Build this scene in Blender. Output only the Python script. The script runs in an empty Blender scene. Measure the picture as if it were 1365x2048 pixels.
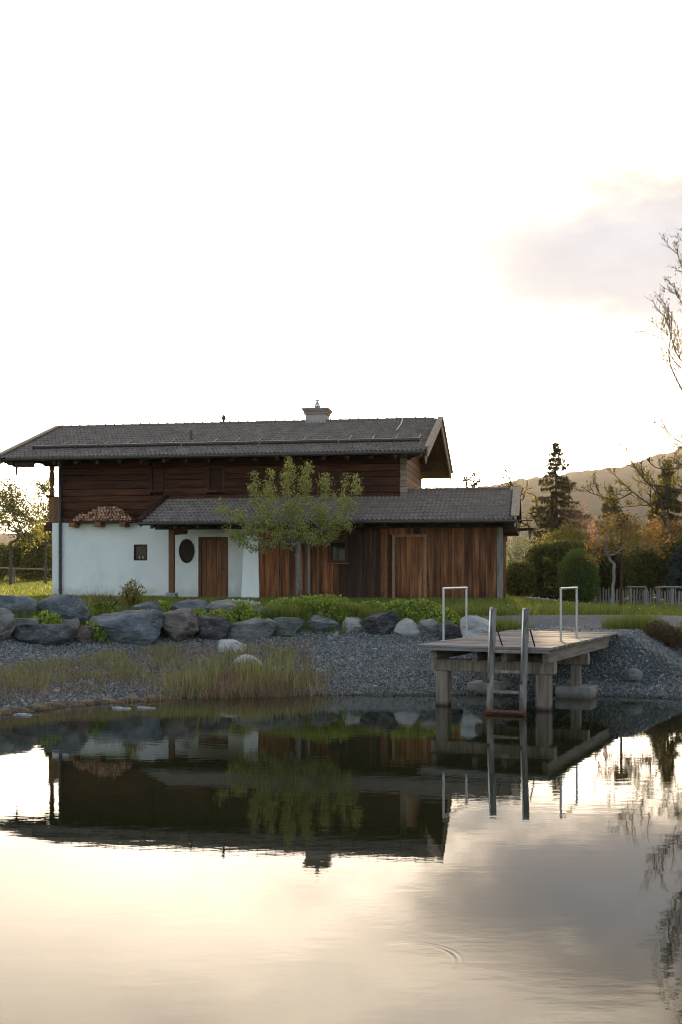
import bpy, math, random
import numpy as np
from mathutils import Vector, Matrix, noise as mnoise

random.seed(7)
RNG = np.random.default_rng(11)
sc = bpy.context.scene
COL = sc.collection
R = math.radians

# ------------------------------------------------------------------ camera
FPX, CX, HY, CAMZ = 2300.0, 682.5, 1150.0, 2.37     # photo pixels; water level is z = 0
cam_d = bpy.data.cameras.new('camera'); cam = bpy.data.objects.new('camera', cam_d); COL.objects.link(cam)
cam.location = (0, 0, CAMZ); cam.rotation_euler = (R(90), 0, 0)
cam_d.sensor_fit = 'VERTICAL'; cam_d.sensor_height = 36.0
cam_d.lens = FPX / 2048 * 36.0
cam_d.shift_y = (HY - 1024) / 2048
cam_d.clip_start = 0.1; cam_d.clip_end = 20000
sc.camera = cam

# ------------------------------------------------------------------ sky, sun, exposure
SUN_AZ, SUN_EL = R(5.8), R(5.1)
SUN_DIR = Vector((math.sin(SUN_AZ) * math.cos(SUN_EL), math.cos(SUN_AZ) * math.cos(SUN_EL), math.sin(SUN_EL)))
world = bpy.data.worlds.new('World'); sc.world = world; world.use_nodes = True
nt = world.node_tree; nd = nt.nodes; lk = nt.links
bg = nd['Background']; bg.inputs[1].default_value = 0.1
sky = nd.new('ShaderNodeTexSky'); sky.sky_type = 'NISHITA'; sky.sun_disc = False
sky.sun_elevation = SUN_EL; sky.sun_rotation = SUN_AZ
sky.altitude = 500; sky.air_density = 1.0; sky.dust_density = 1.0; sky.ozone_density = 1.6
def wn(op, a, b=None, c=None, clamp=False):
    n = nd.new('ShaderNodeMath'); n.operation = op; n.use_clamp = clamp
    for i, v in enumerate((a, b, c)):
        if v is None: continue
        if isinstance(v, (int, float)): n.inputs[i].default_value = v
        else: lk.new(v, n.inputs[i])
    return n.outputs[0]
def wmix(fac, a, b):
    n = nd.new('ShaderNodeMix'); n.data_type = 'RGBA'
    for i, v in ((0, fac), (6, a), (7, b)):
        if isinstance(v, (int, float)): n.inputs[i].default_value = v
        elif isinstance(v, tuple): n.inputs[i].default_value = (*v, 1)
        else: lk.new(v, n.inputs[i])
    return n.outputs[2]
def wscale(col, fac):
    n = nd.new('ShaderNodeVectorMath'); n.operation = 'SCALE'
    if isinstance(col, tuple): n.inputs[0].default_value = col
    else: lk.new(col, n.inputs[0])
    if isinstance(fac, (int, float)): n.inputs[3].default_value = fac
    else: lk.new(fac, n.inputs[3])
    return n.outputs[0]
def wadd(a, b):
    n = nd.new('ShaderNodeVectorMath'); n.operation = 'ADD'; lk.new(a, n.inputs[0]); lk.new(b, n.inputs[1]); return n.outputs[0]
def wstep(v, lo, hi):
    n = nd.new('ShaderNodeMapRange'); n.interpolation_type = 'SMOOTHSTEP'
    lk.new(v, n.inputs[0]); n.inputs[1].default_value = lo; n.inputs[2].default_value = hi
    return n.outputs[0]
def wnoise(vec, scale, detail=5, rough=0.55, off=(0, 0, 0), stretch=(1, 1, 1)):
    m = nd.new('ShaderNodeMapping'); m.inputs['Location'].default_value = off; m.inputs['Scale'].default_value = stretch
    lk.new(vec, m.inputs[0])
    n = nd.new('ShaderNodeTexNoise'); n.inputs['Scale'].default_value = scale; n.inputs['Detail'].default_value = detail
    n.inputs['Roughness'].default_value = rough; lk.new(m.outputs[0], n.inputs[0]); return n.outputs[0]
tc = nd.new('ShaderNodeTexCoord'); DIR = tc.outputs['Generated']
sep = nd.new('ShaderNodeSeparateXYZ'); lk.new(DIR, sep.inputs[0])
az = wn('ARCTAN2', sep.outputs[0], sep.outputs[1]); el = wn('ARCSINE', sep.outputs[2])
dot = nd.new('ShaderNodeVectorMath'); dot.operation = 'DOT_PRODUCT'; lk.new(DIR, dot.inputs[0]); dot.inputs[1].default_value = SUN_DIR
half = wn('MULTIPLY_ADD', dot.outputs['Value'], 0.5, 0.5)
lobe = wn('POWER', half, 9.0)                        # broad sunlit veil of high cloud
tight = wn('POWER', wn('MAXIMUM', dot.outputs['Value'], 0.0), 420.0)   # aureole round the sun
n1 = wnoise(DIR, 2.6, 6, 0.55, (3.1, 0.4, 1.7), (1, 1, 2.6))
n2 = wnoise(DIR, 7.0, 5, 0.6, (0.2, 5.1, 2.0), (1, 1, 2.2))
rgb2bw = nd.new('ShaderNodeRGBToBW'); lk.new(sky.outputs[0], rgb2bw.inputs[0])
grey = wscale(wmix(wn('MINIMUM', wn('MULTIPLY', lobe, 2.0), 1.0), (0.90, 0.96, 1.10), (1.0, 0.93, 0.83)), rgb2bw.outputs[0])   # thin cloud: cool away from the sun, warm near it
base = wmix(wn('MULTIPLY_ADD', lobe, 0.3, 0.45), sky.outputs[0], grey)
veil_var = wn('MULTIPLY_ADD', wstep(n1, 0.32, 0.66), 0.8, 0.45)
veil = wscale((7.4, 5.6, 3.7), wn('MULTIPLY', lobe, veil_var))
glow = wscale((60.0, 48.0, 30.0), tight)
col = wadd(wadd(base, veil), glow)
# the grey-blue cloud bank right of the house
wu = wn('ADD', wn('DIVIDE', wn('SUBTRACT', az, R(18.5)), R(17.5)), wn('MULTIPLY_ADD', n2, 1.3, -0.65))
wv = wn('ADD', wn('DIVIDE', wn('SUBTRACT', el, R(14.7)), R(5.1)), wn('MULTIPLY_ADD', n2, 1.6, -0.8))
rad = wn('SQRT', wn('ADD', wn('MULTIPLY', wu, wu), wn('MULTIPLY', wv, wv)))
bank = wn('SUBTRACT', 1.0, wstep(rad, 0.42, 1.15))
cloudc = wadd(wscale((0.72, 0.88, 1.12), wn('MULTIPLY_ADD', n2, 1.2, 0.4)), wscale(col, 0.012))
col = wscale(col, wn('SUBTRACT', 1.0, wn('MULTIPLY', wn('SUBTRACT', 1.0, wstep(rad, 0.55, 1.6)), 0.76)))   # thinner cloud round the bank
col = wmix(wn('MULTIPLY', bank, 0.97), col, cloudc)
lk.new(col, bg.inputs[0])

sun_d = bpy.data.lights.new('sun', 'SUN'); sun_d.energy = 3.4; sun_d.angle = R(2.5); sun_d.color = (1.0, 0.72, 0.42)
sun = bpy.data.objects.new('sun', sun_d); COL.objects.link(sun)
sun.rotation_euler = SUN_DIR.to_track_quat('Z', 'Y').to_euler(); sun.location = (30, 200, 30)
vs = sc.view_settings; vs.view_transform = 'Standard'; vs.look = 'None'; vs.gamma = 1.0; vs.use_curve_mapping = False
vs.exposure = 2.5
sc.cycles.filter_width = 1.05; sc.cycles.use_denoising = True; sc.cycles.max_bounces = 7; sc.cycles.diffuse_bounces = 3; sc.cycles.glossy_bounces = 4
sc.cycles.transmission_bounces = 6; sc.cycles.transparent_max_bounces = 6; sc.cycles.sample_clamp_indirect = 8.0
sc.cycles.caustics_reflective = False; sc.cycles.caustics_refractive = False

# ------------------------------------------------------------------ helpers
def at(px, py, Y): return Vector(((px - CX) * Y / FPX, Y, CAMZ - (py - HY) * Y / FPX))
def xat(px, Y): return (px - CX) * Y / FPX
def tag(o, label=None, cat=None, group=None, kind=None):
    if label: o['label'] = label
    if cat: o['category'] = cat
    if group: o['group'] = group
    if kind: o['kind'] = kind
    return o
def empty(name, loc=(0, 0, 0), rz=0.0, label=None, cat=None, group=None):
    o = bpy.data.objects.new(name, None); COL.objects.link(o); o.location = loc; o.rotation_euler = (0, 0, rz)
    o.empty_display_size = 0.2
    return tag(o, label, cat, group)
def link(name, me, mat, parent=None):
    o = bpy.data.objects.new(name, me); COL.objects.link(o)
    if mat and not me.materials: me.materials.append(mat)
    if parent: o.parent = parent
    return o
def fast_mesh(name, V, F, smooth=False):
    V = np.asarray(V, dtype=np.float32); F = np.asarray(F, dtype=np.int32); k = F.shape[1]
    me = bpy.data.meshes.new(name)
    me.vertices.add(len(V)); me.vertices.foreach_set('co', V.ravel())
    me.loops.add(F.size); me.loops.foreach_set('vertex_index', F.ravel())
    me.polygons.add(len(F)); me.polygons.foreach_set('loop_start', np.arange(0, F.size, k, dtype=np.int32))
    if smooth: me.polygons.foreach_set('use_smooth', np.ones(len(F), dtype=bool))
    me.update(calc_edges=True); me.validate()
    return me
class MB:
    """collects shapes for one mesh"""
    def __init__(s): s.v = []; s.f = []; s.sm = []
    def add(s, vs, fs, sm=False):
        b = len(s.v); s.v += [tuple(v) for v in vs]; s.f += [tuple(i + b for i in f) for f in fs]; s.sm += [sm] * len(fs); return s
    def box(s, a, b, M=None, bev=0.0):
        (x0, y0, z0), (x1, y1, z1) = a, b
        if bev > 0:
            vs = []
            e = bev
            for z, k in ((z0, e), (z0 + e, 0), (z1 - e, 0), (z1, e)):
                vs += [(x0 + k + e * (k == 0) * 0, y0 + k, z), (x1 - k, y0 + k, z), (x1 - k, y1 - k, z), (x0 + k, y1 - k, z)]
            fs = [(3, 2, 1, 0), (12, 13, 14, 15)]
            for r in range(3):
                for i in range(4): fs.append((r * 4 + i, r * 4 + (i + 1) % 4, r * 4 + 4 + (i + 1) % 4, r * 4 + 4 + i))
        else:
            vs = [(x0, y0, z0), (x1, y0, z0), (x1, y1, z0), (x0, y1, z0), (x0, y0, z1), (x1, y0, z1), (x1, y1, z1), (x0, y1, z1)]
            fs = [(3, 2, 1, 0), (4, 5, 6, 7), (0, 1, 5, 4), (1, 2, 6, 5), (2, 3, 7, 6), (3, 0, 4, 7)]
        if M is not None: vs = [M @ Vector(v) for v in vs]
        return s.add(vs, fs)
    def tube(s, pts, rad, n=8, cap=True):
        pts = [Vector(p) for p in pts]; k = len(pts)
        if not isinstance(rad, (list, tuple)): rad = [rad] * k
        vs = []; prev = None
        for i, p in enumerate(pts):
            t = (pts[min(i + 1, k - 1)] - pts[max(i - 1, 0)]).normalized()
            a = prev if prev is not None else (Vector((0, 0, 1)) if abs(t.z) < 0.9 else Vector((1, 0, 0)))
            u = (a - t * a.dot(t)); u = u.normalized() if u.length > 1e-6 else t.orthogonal().normalized()
            w = t.cross(u); prev = u
            for j in range(n):
                an = 2 * math.pi * j / n
                vs.append(p + u * (rad[i] * math.cos(an)) + w * (rad[i] * math.sin(an)))
        fs = []
        for i in range(k - 1):
            for j in range(n): fs.append((i * n + j, i * n + (j + 1) % n, (i + 1) * n + (j + 1) % n, (i + 1) * n + j))
        s.add(vs, fs, True)
        if cap:
            s.add(vs[:n], [tuple(range(n))[::-1]]); s.add(vs[-n:], [tuple(range(n))])
        return s
    def prism(s, outline, axis_vec, M=None):
        """extrude a 3D outline along a vector"""
        a = Vector(axis_vec); n = len(outline)
        vs = [Vector(p) for p in outline] + [Vector(p) + a for p in outline]
        if M is not None: vs = [M @ v for v in vs]
        fs = [tuple(range(n))[::-1], tuple(range(n, 2 * n))] + [(i, (i + 1) % n, n + (i + 1) % n, n + i) for i in range(n)]
        return s.add(vs, fs)
    def lathe(s, prof, centre, n=12):
        c = Vector(centre); vs = []
        for r, z in prof:
            for j in range(n): vs.append(c + Vector((r * math.cos(2 * math.pi * j / n), r * math.sin(2 * math.pi * j / n), z)))
        fs = [(i * n + j, i * n + (j + 1) % n, (i + 1) * n + (j + 1) % n, (i + 1) * n + j) for i in range(len(prof) - 1) for j in range(n)]
        fs += [tuple(range(n))[::-1], tuple(range((len(prof) - 1) * n, len(prof) * n))]
        return s.add(vs, fs, True)
    def mesh(s, name):
        me = bpy.data.meshes.new(name); me.from_pydata(s.v, [], s.f); me.polygons.foreach_set('use_smooth', s.sm)
        me.update(); return me
    def build(s, name, mat, parent=None): return link(name, s.mesh(name), mat, parent)

# ------------------------------------------------------------------ materials
MATS = {}
def mat(name, cols, rough=0.75, nscale=4.0, stretch=(1, 1, 1), detail=5, bump=0.0, bscale=None, vary=0.0, island=0.0,
        spec=0.4, metal=0.0, translucent=None, hue=None, bdist=0.02, wet=None, low=None, veins=0.0):
    m = bpy.data.materials.new(name); m.use_nodes = True; t = m.node_tree; N = t.nodes; L = t.links
    p = N['Principled BSDF']; p.inputs['Roughness'].default_value = rough; p.inputs['Specular IOR Level'].default_value = spec
    p.inputs['Metallic'].default_value = metal
    c = N.new('ShaderNodeTexCoord'); mp = N.new('ShaderNodeMapping'); mp.inputs['Scale'].default_value = stretch
    oi = N.new('ShaderNodeObjectInfo')
    if vary:
        ad = N.new('ShaderNodeVectorMath'); ad.operation = 'MULTIPLY_ADD'
        L.new(oi.outputs['Random'], ad.inputs[0]); ad.inputs[1].default_value = (37, 53, 29); L.new(c.outputs['Object'], ad.inputs[2])
        L.new(ad.outputs[0], mp.inputs[0])
    else: L.new(c.outputs['Object'], mp.inputs[0])
    n = N.new('ShaderNodeTexNoise'); n.inputs['Scale'].default_value = nscale; n.inputs['Detail'].default_value = detail
    n.inputs['Roughness'].default_value = 0.6; L.new(mp.outputs[0], n.inputs[0])
    r = N.new('ShaderNodeValToRGB'); e = r.color_ramp.elements
    k = len(cols)
    for i in range(k):
        pos = 0.32 + 0.36 * i / max(1, k - 1)
        if i < 2: el_ = e[i]; el_.position = pos
        else: el_ = e.new(pos)
        el_.color = (*cols[i], 1)
    if k == 1: e.remove(e[1])
    L.new(n.outputs[0], r.inputs[0])
    out = r.outputs[0]
    def brightness(src, amt, out):
        mr = N.new('ShaderNodeMapRange'); L.new(src, mr.inputs[0]); mr.inputs[3].default_value = 1 - amt; mr.inputs[4].default_value = 1 + amt
        sc_ = N.new('ShaderNodeVectorMath'); sc_.operation = 'SCALE'; L.new(out, sc_.inputs[0]); L.new(mr.outputs[0], sc_.inputs[3])
        return sc_.outputs[0]
    if vary: out = brightness(oi.outputs['Random'], vary, out)
    if island or hue:
        g = N.new('ShaderNodeNewGeometry')
        if hue:
            mx = N.new('ShaderNodeMix'); mx.data_type = 'RGBA'; mx.inputs[7].default_value = (*hue, 1)
            ms = N.new('ShaderNodeMath'); ms.operation = 'FRACT'; mm = N.new('ShaderNodeMath'); mm.operation = 'MULTIPLY'; mm.inputs[1].default_value = 7.31
            L.new(g.outputs['Random Per Island'], mm.inputs[0]); L.new(mm.outputs[0], ms.inputs[0])
            L.new(ms.outputs[0], mx.inputs[0]); L.new(out, mx.inputs[6]); out = mx.outputs[2]
        if island: out = brightness(g.outputs['Random Per Island'], island, out)
    for prm, src in ((wet, 'world'), (low, 'object')):      # (z0, z1, colour): wet rim by the water, splash dirt at a wall's foot
        if not prm: continue
        sx_ = N.new('ShaderNodeSeparateXYZ')
        if src == 'world': gg = N.new('ShaderNodeNewGeometry'); L.new(gg.outputs['Position'], sx_.inputs[0])
        else: L.new(c.outputs['Object'], sx_.inputs[0])
        nz = N.new('ShaderNodeTexNoise'); nz.inputs['Scale'].default_value = 3.0; nz.inputs['Detail'].default_value = 5; L.new(c.outputs['Object'], nz.inputs[0])
        ma = N.new('ShaderNodeMath'); ma.operation = 'MULTIPLY_ADD'; ma.inputs[1].default_value = -(prm[1] - prm[0]) * 1.6
        ms_ = N.new('ShaderNodeMath'); ms_.operation = 'ADD'; ms_.inputs[1].default_value = (prm[1] - prm[0]) * 0.8
        L.new(nz.outputs[0], ma.inputs[0]); L.new(sx_.outputs[2], ma.inputs[2]); L.new(ma.outputs[0], ms_.inputs[0])
        mr_ = N.new('ShaderNodeMapRange'); mr_.interpolation_type = 'SMOOTHSTEP'; L.new(ms_.outputs[0], mr_.inputs[0])
        mr_.inputs[1].default_value = prm[0]; mr_.inputs[2].default_value = prm[1]; mr_.inputs[3].default_value = 1.0; mr_.inputs[4].default_value = 0.0
        mu = N.new('ShaderNodeMix'); mu.data_type = 'RGBA'; mu.blend_type = 'MULTIPLY'; L.new(mr_.outputs[0], mu.inputs[0]); L.new(out, mu.inputs[6]); mu.inputs[7].default_value = (*prm[2], 1); out = mu.outputs[2]
    if veins:
        nv = N.new('ShaderNodeTexNoise'); nv.inputs['Scale'].default_value = 1.7; nv.inputs['Detail'].default_value = 7; L.new(mp.outputs[0], nv.inputs[0])
        sb_ = N.new('ShaderNodeMath'); sb_.operation = 'SUBTRACT'; sb_.inputs[1].default_value = 0.5; ab_ = N.new('ShaderNodeMath'); ab_.operation = 'ABSOLUTE'
        L.new(nv.outputs[0], sb_.inputs[0]); L.new(sb_.outputs[0], ab_.inputs[0])
        mv = N.new('ShaderNodeMapRange'); L.new(ab_.outputs[0], mv.inputs[0]); mv.inputs[1].default_value = 0.0; mv.inputs[2].default_value = 0.02; mv.inputs[3].default_value = veins; mv.inputs[4].default_value = 0.0
        x1 = N.new('ShaderNodeMix'); x1.data_type = 'RGBA'; L.new(mv.outputs[0], x1.inputs[0]); L.new(out, x1.inputs[6]); x1.inputs[7].default_value = (0.42, 0.41, 0.38, 1); out = x1.outputs[2]
        nl = N.new('ShaderNodeTexNoise'); nl.inputs['Scale'].default_value = 9.0; nl.inputs['Detail'].default_value = 4; L.new(mp.outputs[0], nl.inputs[0])
        ml = N.new('ShaderNodeMapRange'); L.new(nl.outputs[0], ml.inputs[0]); ml.inputs[1].default_value = 0.60; ml.inputs[2].default_value = 0.68; ml.inputs[3].default_value = 0.0; ml.inputs[4].default_value = veins
        x2 = N.new('ShaderNodeMix'); x2.data_type = 'RGBA'; L.new(ml.outputs[0], x2.inputs[0]); L.new(out, x2.inputs[6]); x2.inputs[7].default_value = (0.27, 0.27, 0.22, 1); out = x2.outputs[2]
    L.new(out, p.inputs['Base Color'])
    if bump:
        b = N.new('ShaderNodeBump'); b.inputs['Strength'].default_value = bump; b.inputs['Distance'].default_value = bdist
        if bscale:
            n2_ = N.new('ShaderNodeTexNoise'); n2_.inputs['Scale'].default_value = bscale; n2_.inputs['Detail'].default_value = 6
            L.new(mp.outputs[0], n2_.inputs[0]); L.new(n2_.outputs[0], b.inputs['Height'])
        else: L.new(n.outputs[0], b.inputs['Height'])
        L.new(b.outputs[0], p.inputs['Normal'])
    if translucent:
        tr = N.new('ShaderNodeBsdfTranslucent'); mxs = N.new('ShaderNodeMixShader'); mxs.inputs[0].default_value = translucent
        L.new(out, tr.inputs[0]); L.new(p.outputs[0], mxs.inputs[1]); L.new(tr.outputs[0], mxs.inputs[2])
        L.new(mxs.outputs[0], N['Material Output'].inputs[0])
    MATS[name] = m
    return m
M = MATS
mat('plaster', [(0.68, 0.69, 0.69), (0.77, 0.77, 0.76), (0.80, 0.80, 0.79)], 0.9, 1.2, (1, 1, 0.6), bump=0.35, bscale=18, spec=0.2, bdist=0.02, low=(-0.05, 0.5, (0.74, 0.72, 0.66)))
mat('pier_plaster', [(0.74, 0.75, 0.75), (0.82, 0.82, 0.81)], 0.9, 2.0, bump=0.25, bscale=25, spec=0.2, bdist=0.01)
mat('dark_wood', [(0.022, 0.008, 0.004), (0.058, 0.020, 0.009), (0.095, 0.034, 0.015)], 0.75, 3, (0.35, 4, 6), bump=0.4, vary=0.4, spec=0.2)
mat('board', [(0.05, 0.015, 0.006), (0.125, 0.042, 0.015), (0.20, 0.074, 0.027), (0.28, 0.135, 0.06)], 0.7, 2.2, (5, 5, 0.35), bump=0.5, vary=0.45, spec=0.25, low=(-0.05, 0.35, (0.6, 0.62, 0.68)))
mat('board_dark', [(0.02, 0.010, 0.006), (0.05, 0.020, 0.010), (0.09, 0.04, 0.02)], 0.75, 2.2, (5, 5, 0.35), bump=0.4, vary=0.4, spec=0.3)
mat('door_wood', [(0.06, 0.02, 0.005), (0.17, 0.06, 0.014), (0.24, 0.09, 0.024)], 0.6, 2.4, (6, 6, 0.4), bump=0.3, vary=0.25)
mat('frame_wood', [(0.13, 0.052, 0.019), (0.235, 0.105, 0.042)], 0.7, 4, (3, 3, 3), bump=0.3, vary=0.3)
mat('door_frame', [(0.20, 0.10, 0.045), (0.31, 0.17, 0.085)], 0.75, 4, (3, 3, 3), bump=0.3)
mat('fence_wood', [(0.17, 0.155, 0.14), (0.29, 0.27, 0.245)], 0.85, 3, (6, 6, 0.5), bump=0.5, vary=0.35)
mat('beam_wood', [(0.03, 0.014, 0.008), (0.075, 0.032, 0.016)], 0.75, 3, (1, 4, 4), bump=0.3, vary=0.3, spec=0.25)
mat('soffit', [(0.05, 0.022, 0.010), (0.095, 0.042, 0.019)], 0.8, 3, (5, 0.6, 1), bump=0.3)
mat('verge_wood', [(0.20, 0.15, 0.11), (0.34, 0.27, 0.20)], 0.75, 3, (4, 0.6, 4), bump=0.3, vary=0.15)
mat('grey_wood', [(0.085, 0.08, 0.078), (0.16, 0.15, 0.142), (0.23, 0.215, 0.20)], 0.8, 3, (6, 6, 0.5), bump=0.5, vary=0.25)
mat('tile', [(0.15, 0.112, 0.094), (0.21, 0.16, 0.136), (0.26, 0.205, 0.178)], 0.42, 4, vary=0.14, spec=0.5)
mat('tile_field', [(0.15, 0.112, 0.094), (0.21, 0.16, 0.136), (0.26, 0.205, 0.178)], 0.42, 4, island=0.14, spec=0.5)
mat('ridge', [(0.13, 0.075, 0.055), (0.22, 0.13, 0.10)], 0.55, 5, bump=0.2, vary=0.3)
mat('gutter', [(0.030, 0.024, 0.022), (0.05, 0.04, 0.037)], 0.4, 5, spec=0.5)
mat('pipe_metal', [(0.02, 0.022, 0.03), (0.04, 0.042, 0.05)], 0.35, 5, spec=0.5)
mat('steel', [(0.55, 0.55, 0.56), (0.72, 0.72, 0.73)], 0.28, 8, metal=1.0)
mat('galvanised', [(0.35, 0.35, 0.36), (0.5, 0.5, 0.51)], 0.42, 30, metal=0.9, bump=0.1)
mat('rust', [(0.11, 0.035, 0.02), (0.22, 0.075, 0.04)], 0.8, 30, bump=0.3)
mat('render_grey', [(0.36, 0.30, 0.28), (0.45, 0.39, 0.36)], 0.9, 6, bump=0.2)
mat('chimney_cap', [(0.27, 0.21, 0.165), (0.36, 0.29, 0.23)], 0.85, 6, bump=0.2)
mat('concrete', [(0.15, 0.14, 0.125), (0.25, 0.235, 0.215), (0.31, 0.29, 0.265)], 0.9, 5, bump=0.3, bscale=30, wet=(0.0, 0.14, (0.5, 0.42, 0.34)))
mat('asphalt', [(0.10, 0.098, 0.10), (0.15, 0.147, 0.148)], 0.9, 8, bump=0.2, bscale=60)
mat('glass', [(0.012, 0.013, 0.012)], 0.08, 3, spec=0.25)
mat('dark_panel', [(0.022, 0.015, 0.009), (0.035, 0.024, 0.014)], 0.6, 6, spec=0.15)
mat('deck_wood', [(0.12, 0.105, 0.095), (0.20, 0.18, 0.165), (0.28, 0.255, 0.235)], 0.8, 2.5, (0.5, 7, 7), bump=0.5, vary=0.28)
mat('deck_beam', [(0.11, 0.085, 0.065), (0.20, 0.165, 0.135), (0.28, 0.24, 0.20)], 0.8, 2.5, (5, 0.6, 5), bump=0.5, vary=0.15)
mat('post_wood', [(0.11, 0.08, 0.06), (0.22, 0.17, 0.135), (0.31, 0.25, 0.20)], 0.8, 2.5, (7, 7, 0.5), bump=0.6, vary=0.15, wet=(0.0, 0.1, (0.22, 0.10, 0.06)))
mat('ladder_wood', [(0.12, 0.10, 0.088), (0.23, 0.20, 0.178), (0.33, 0.295, 0.265)], 0.9, 2.5, (7, 7, 0.6), bump=0.5, vary=0.1, spec=0.1, wet=(0.0, 0.25, (0.6, 0.48, 0.38)))
mat('log_end', [(0.30, 0.13, 0.085), (0.46, 0.25, 0.17)], 0.8, 8, bump=0.3, vary=0.65)
mat('bark', [(0.055, 0.042, 0.032), (0.11, 0.088, 0.07)], 0.9, 6, (3, 3, 0.6), bump=0.6)
mat('pale_bark', [(0.14, 0.125, 0.11), (0.25, 0.23, 0.205)], 0.85, 6, (3, 3, 0.8), bump=0.4)
mat('grey_bark', [(0.10, 0.10, 0.10), (0.19, 0.185, 0.18)], 0.85, 8, (2, 2, 1), bump=0.4)
mat('twig', [(0.045, 0.032, 0.026), (0.085, 0.06, 0.048)], 0.9, 6)
def leafmat(name, a, b, hue=None, tr=0.4, island=0.45): return mat(name, [a, b], 0.55, 1.5, island=island, translucent=tr, hue=hue, spec=0.3)
leafmat('leaf_apple', (0.25, 0.285, 0.05), (0.35, 0.37, 0.085), (0.45, 0.42, 0.16), 0.55)
leafmat('leaf_hedge', (0.07, 0.09, 0.018), (0.115, 0.13, 0.03), (0.19, 0.175, 0.05), 0.55)
leafmat('leaf_bush', (0.085, 0.155, 0.028), (0.13, 0.21, 0.045), (0.15, 0.19, 0.05), 0.55, 0.45)
leafmat('leaf_yellow', (0.17, 0.18, 0.03), (0.24, 0.23, 0.045), (0.2, 0.15, 0.035), 0.55)
leafmat('leaf_orange', (0.20, 0.15, 0.03), (0.15, 0.16, 0.03), (0.34, 0.14, 0.05), 0.55)
leafmat('leaf_pink', (0.28, 0.13, 0.08), (0.34, 0.19, 0.12), (0.22, 0.15, 0.09), 0.5)
leafmat('leaf_olive', (0.12, 0.15, 0.028), (0.18, 0.20, 0.045), (0.21, 0.18, 0.045), 0.55)
leafmat('leaf_dark', (0.06, 0.07, 0.018), (0.10, 0.11, 0.03), (0.15, 0.12, 0.035), 0.55)
leafmat('leaf_blossom', (0.45, 0.43, 0.33), (0.30, 0.31, 0.16), (0.14, 0.17, 0.045), 0.45)
leafmat('needle', (0.045, 0.055, 0.018), (0.08, 0.08, 0.028), (0.14, 0.1, 0.04), 0.45)
leafmat('needle_blue', (0.03, 0.045, 0.04), (0.06, 0.08, 0.07), None, 0.25)
leafmat('grass', (0.14, 0.19, 0.028), (0.20, 0.24, 0.04), (0.21, 0.21, 0.045), 0.5, 0.4)
leafmat('sedge', (0.17, 0.22, 0.03), (0.22, 0.26, 0.045), (0.17, 0.18, 0.04), 0.5, 0.4)
leafmat('groundcover', (0.18, 0.27, 0.035), (0.24, 0.33, 0.05), (0.30, 0.34, 0.06), 0.45, 0.45)
leafmat('heather', (0.09, 0.07, 0.025), (0.07, 0.085, 0.02), (0.13, 0.06, 0.04), 0.3, 0.5)
leafmat('reed_green', (0.19, 0.23, 0.055), (0.25, 0.27, 0.08), (0.31, 0.26, 0.13), 0.45, 0.45)
leafmat('reed_dry', (0.28, 0.18, 0.1), (0.38, 0.27, 0.16), (0.2, 0.13, 0.08), 0.3, 0.5)
leafmat('petal', (0.75, 0.75, 0.70), (0.8, 0.78, 0.6), None, 0.3, 0.1)
mat('gravel', [(0.12, 0.135, 0.138), (0.185, 0.20, 0.20)], 0.7, 1.0, island=0.6, hue=(0.225, 0.222, 0.213), spec=0.5, wet=(-0.02, 0.10, (0.38, 0.36, 0.33)))
mat('white_pebble', [(0.42, 0.41, 0.39), (0.55, 0.54, 0.52)], 0.85, 2.0, island=0.35)
mat('sand', [(0.09, 0.055, 0.03), (0.19, 0.12, 0.065), (0.30, 0.21, 0.125)], 0.9, 5.0, bump=0.8, bscale=16, bdist=0.04, wet=(0.0, 0.08, (0.5, 0.42, 0.34)))
def rockmat(name, cols, st=(1, 1, 2.2)): return mat(name, [tuple(v * 1.08 for v in q) for q in cols], 0.85, 2.2, st, 8, bump=1.0, bscale=6, vary=0.15, bdist=0.09, spec=0.3, veins=0.24)
rockmat('rock_blue', [(0.045, 0.052, 0.062), (0.10, 0.115, 0.13), (0.17, 0.185, 0.20)])
rockmat('rock_dark', [(0.022, 0.022, 0.026), (0.055, 0.054, 0.06), (0.10, 0.10, 0.108)])
rockmat('rock_grey', [(0.08, 0.078, 0.078), (0.15, 0.145, 0.142), (0.23, 0.22, 0.215)])
rockmat('rock_brown', [(0.07, 0.058, 0.055), (0.135, 0.112, 0.105), (0.19, 0.165, 0.155)])
rockmat('rock_light', [(0.21, 0.20, 0.195), (0.36, 0.345, 0.335), (0.46, 0.445, 0.43)])
rockmat('rock_green', [(0.04, 0.046, 0.044), (0.085, 0.098, 0.092), (0.14, 0.155, 0.145)])
rockmat('rock_red', [(0.08, 0.05, 0.045), (0.15, 0.10, 0.09), (0.19, 0.15, 0.14)])

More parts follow.
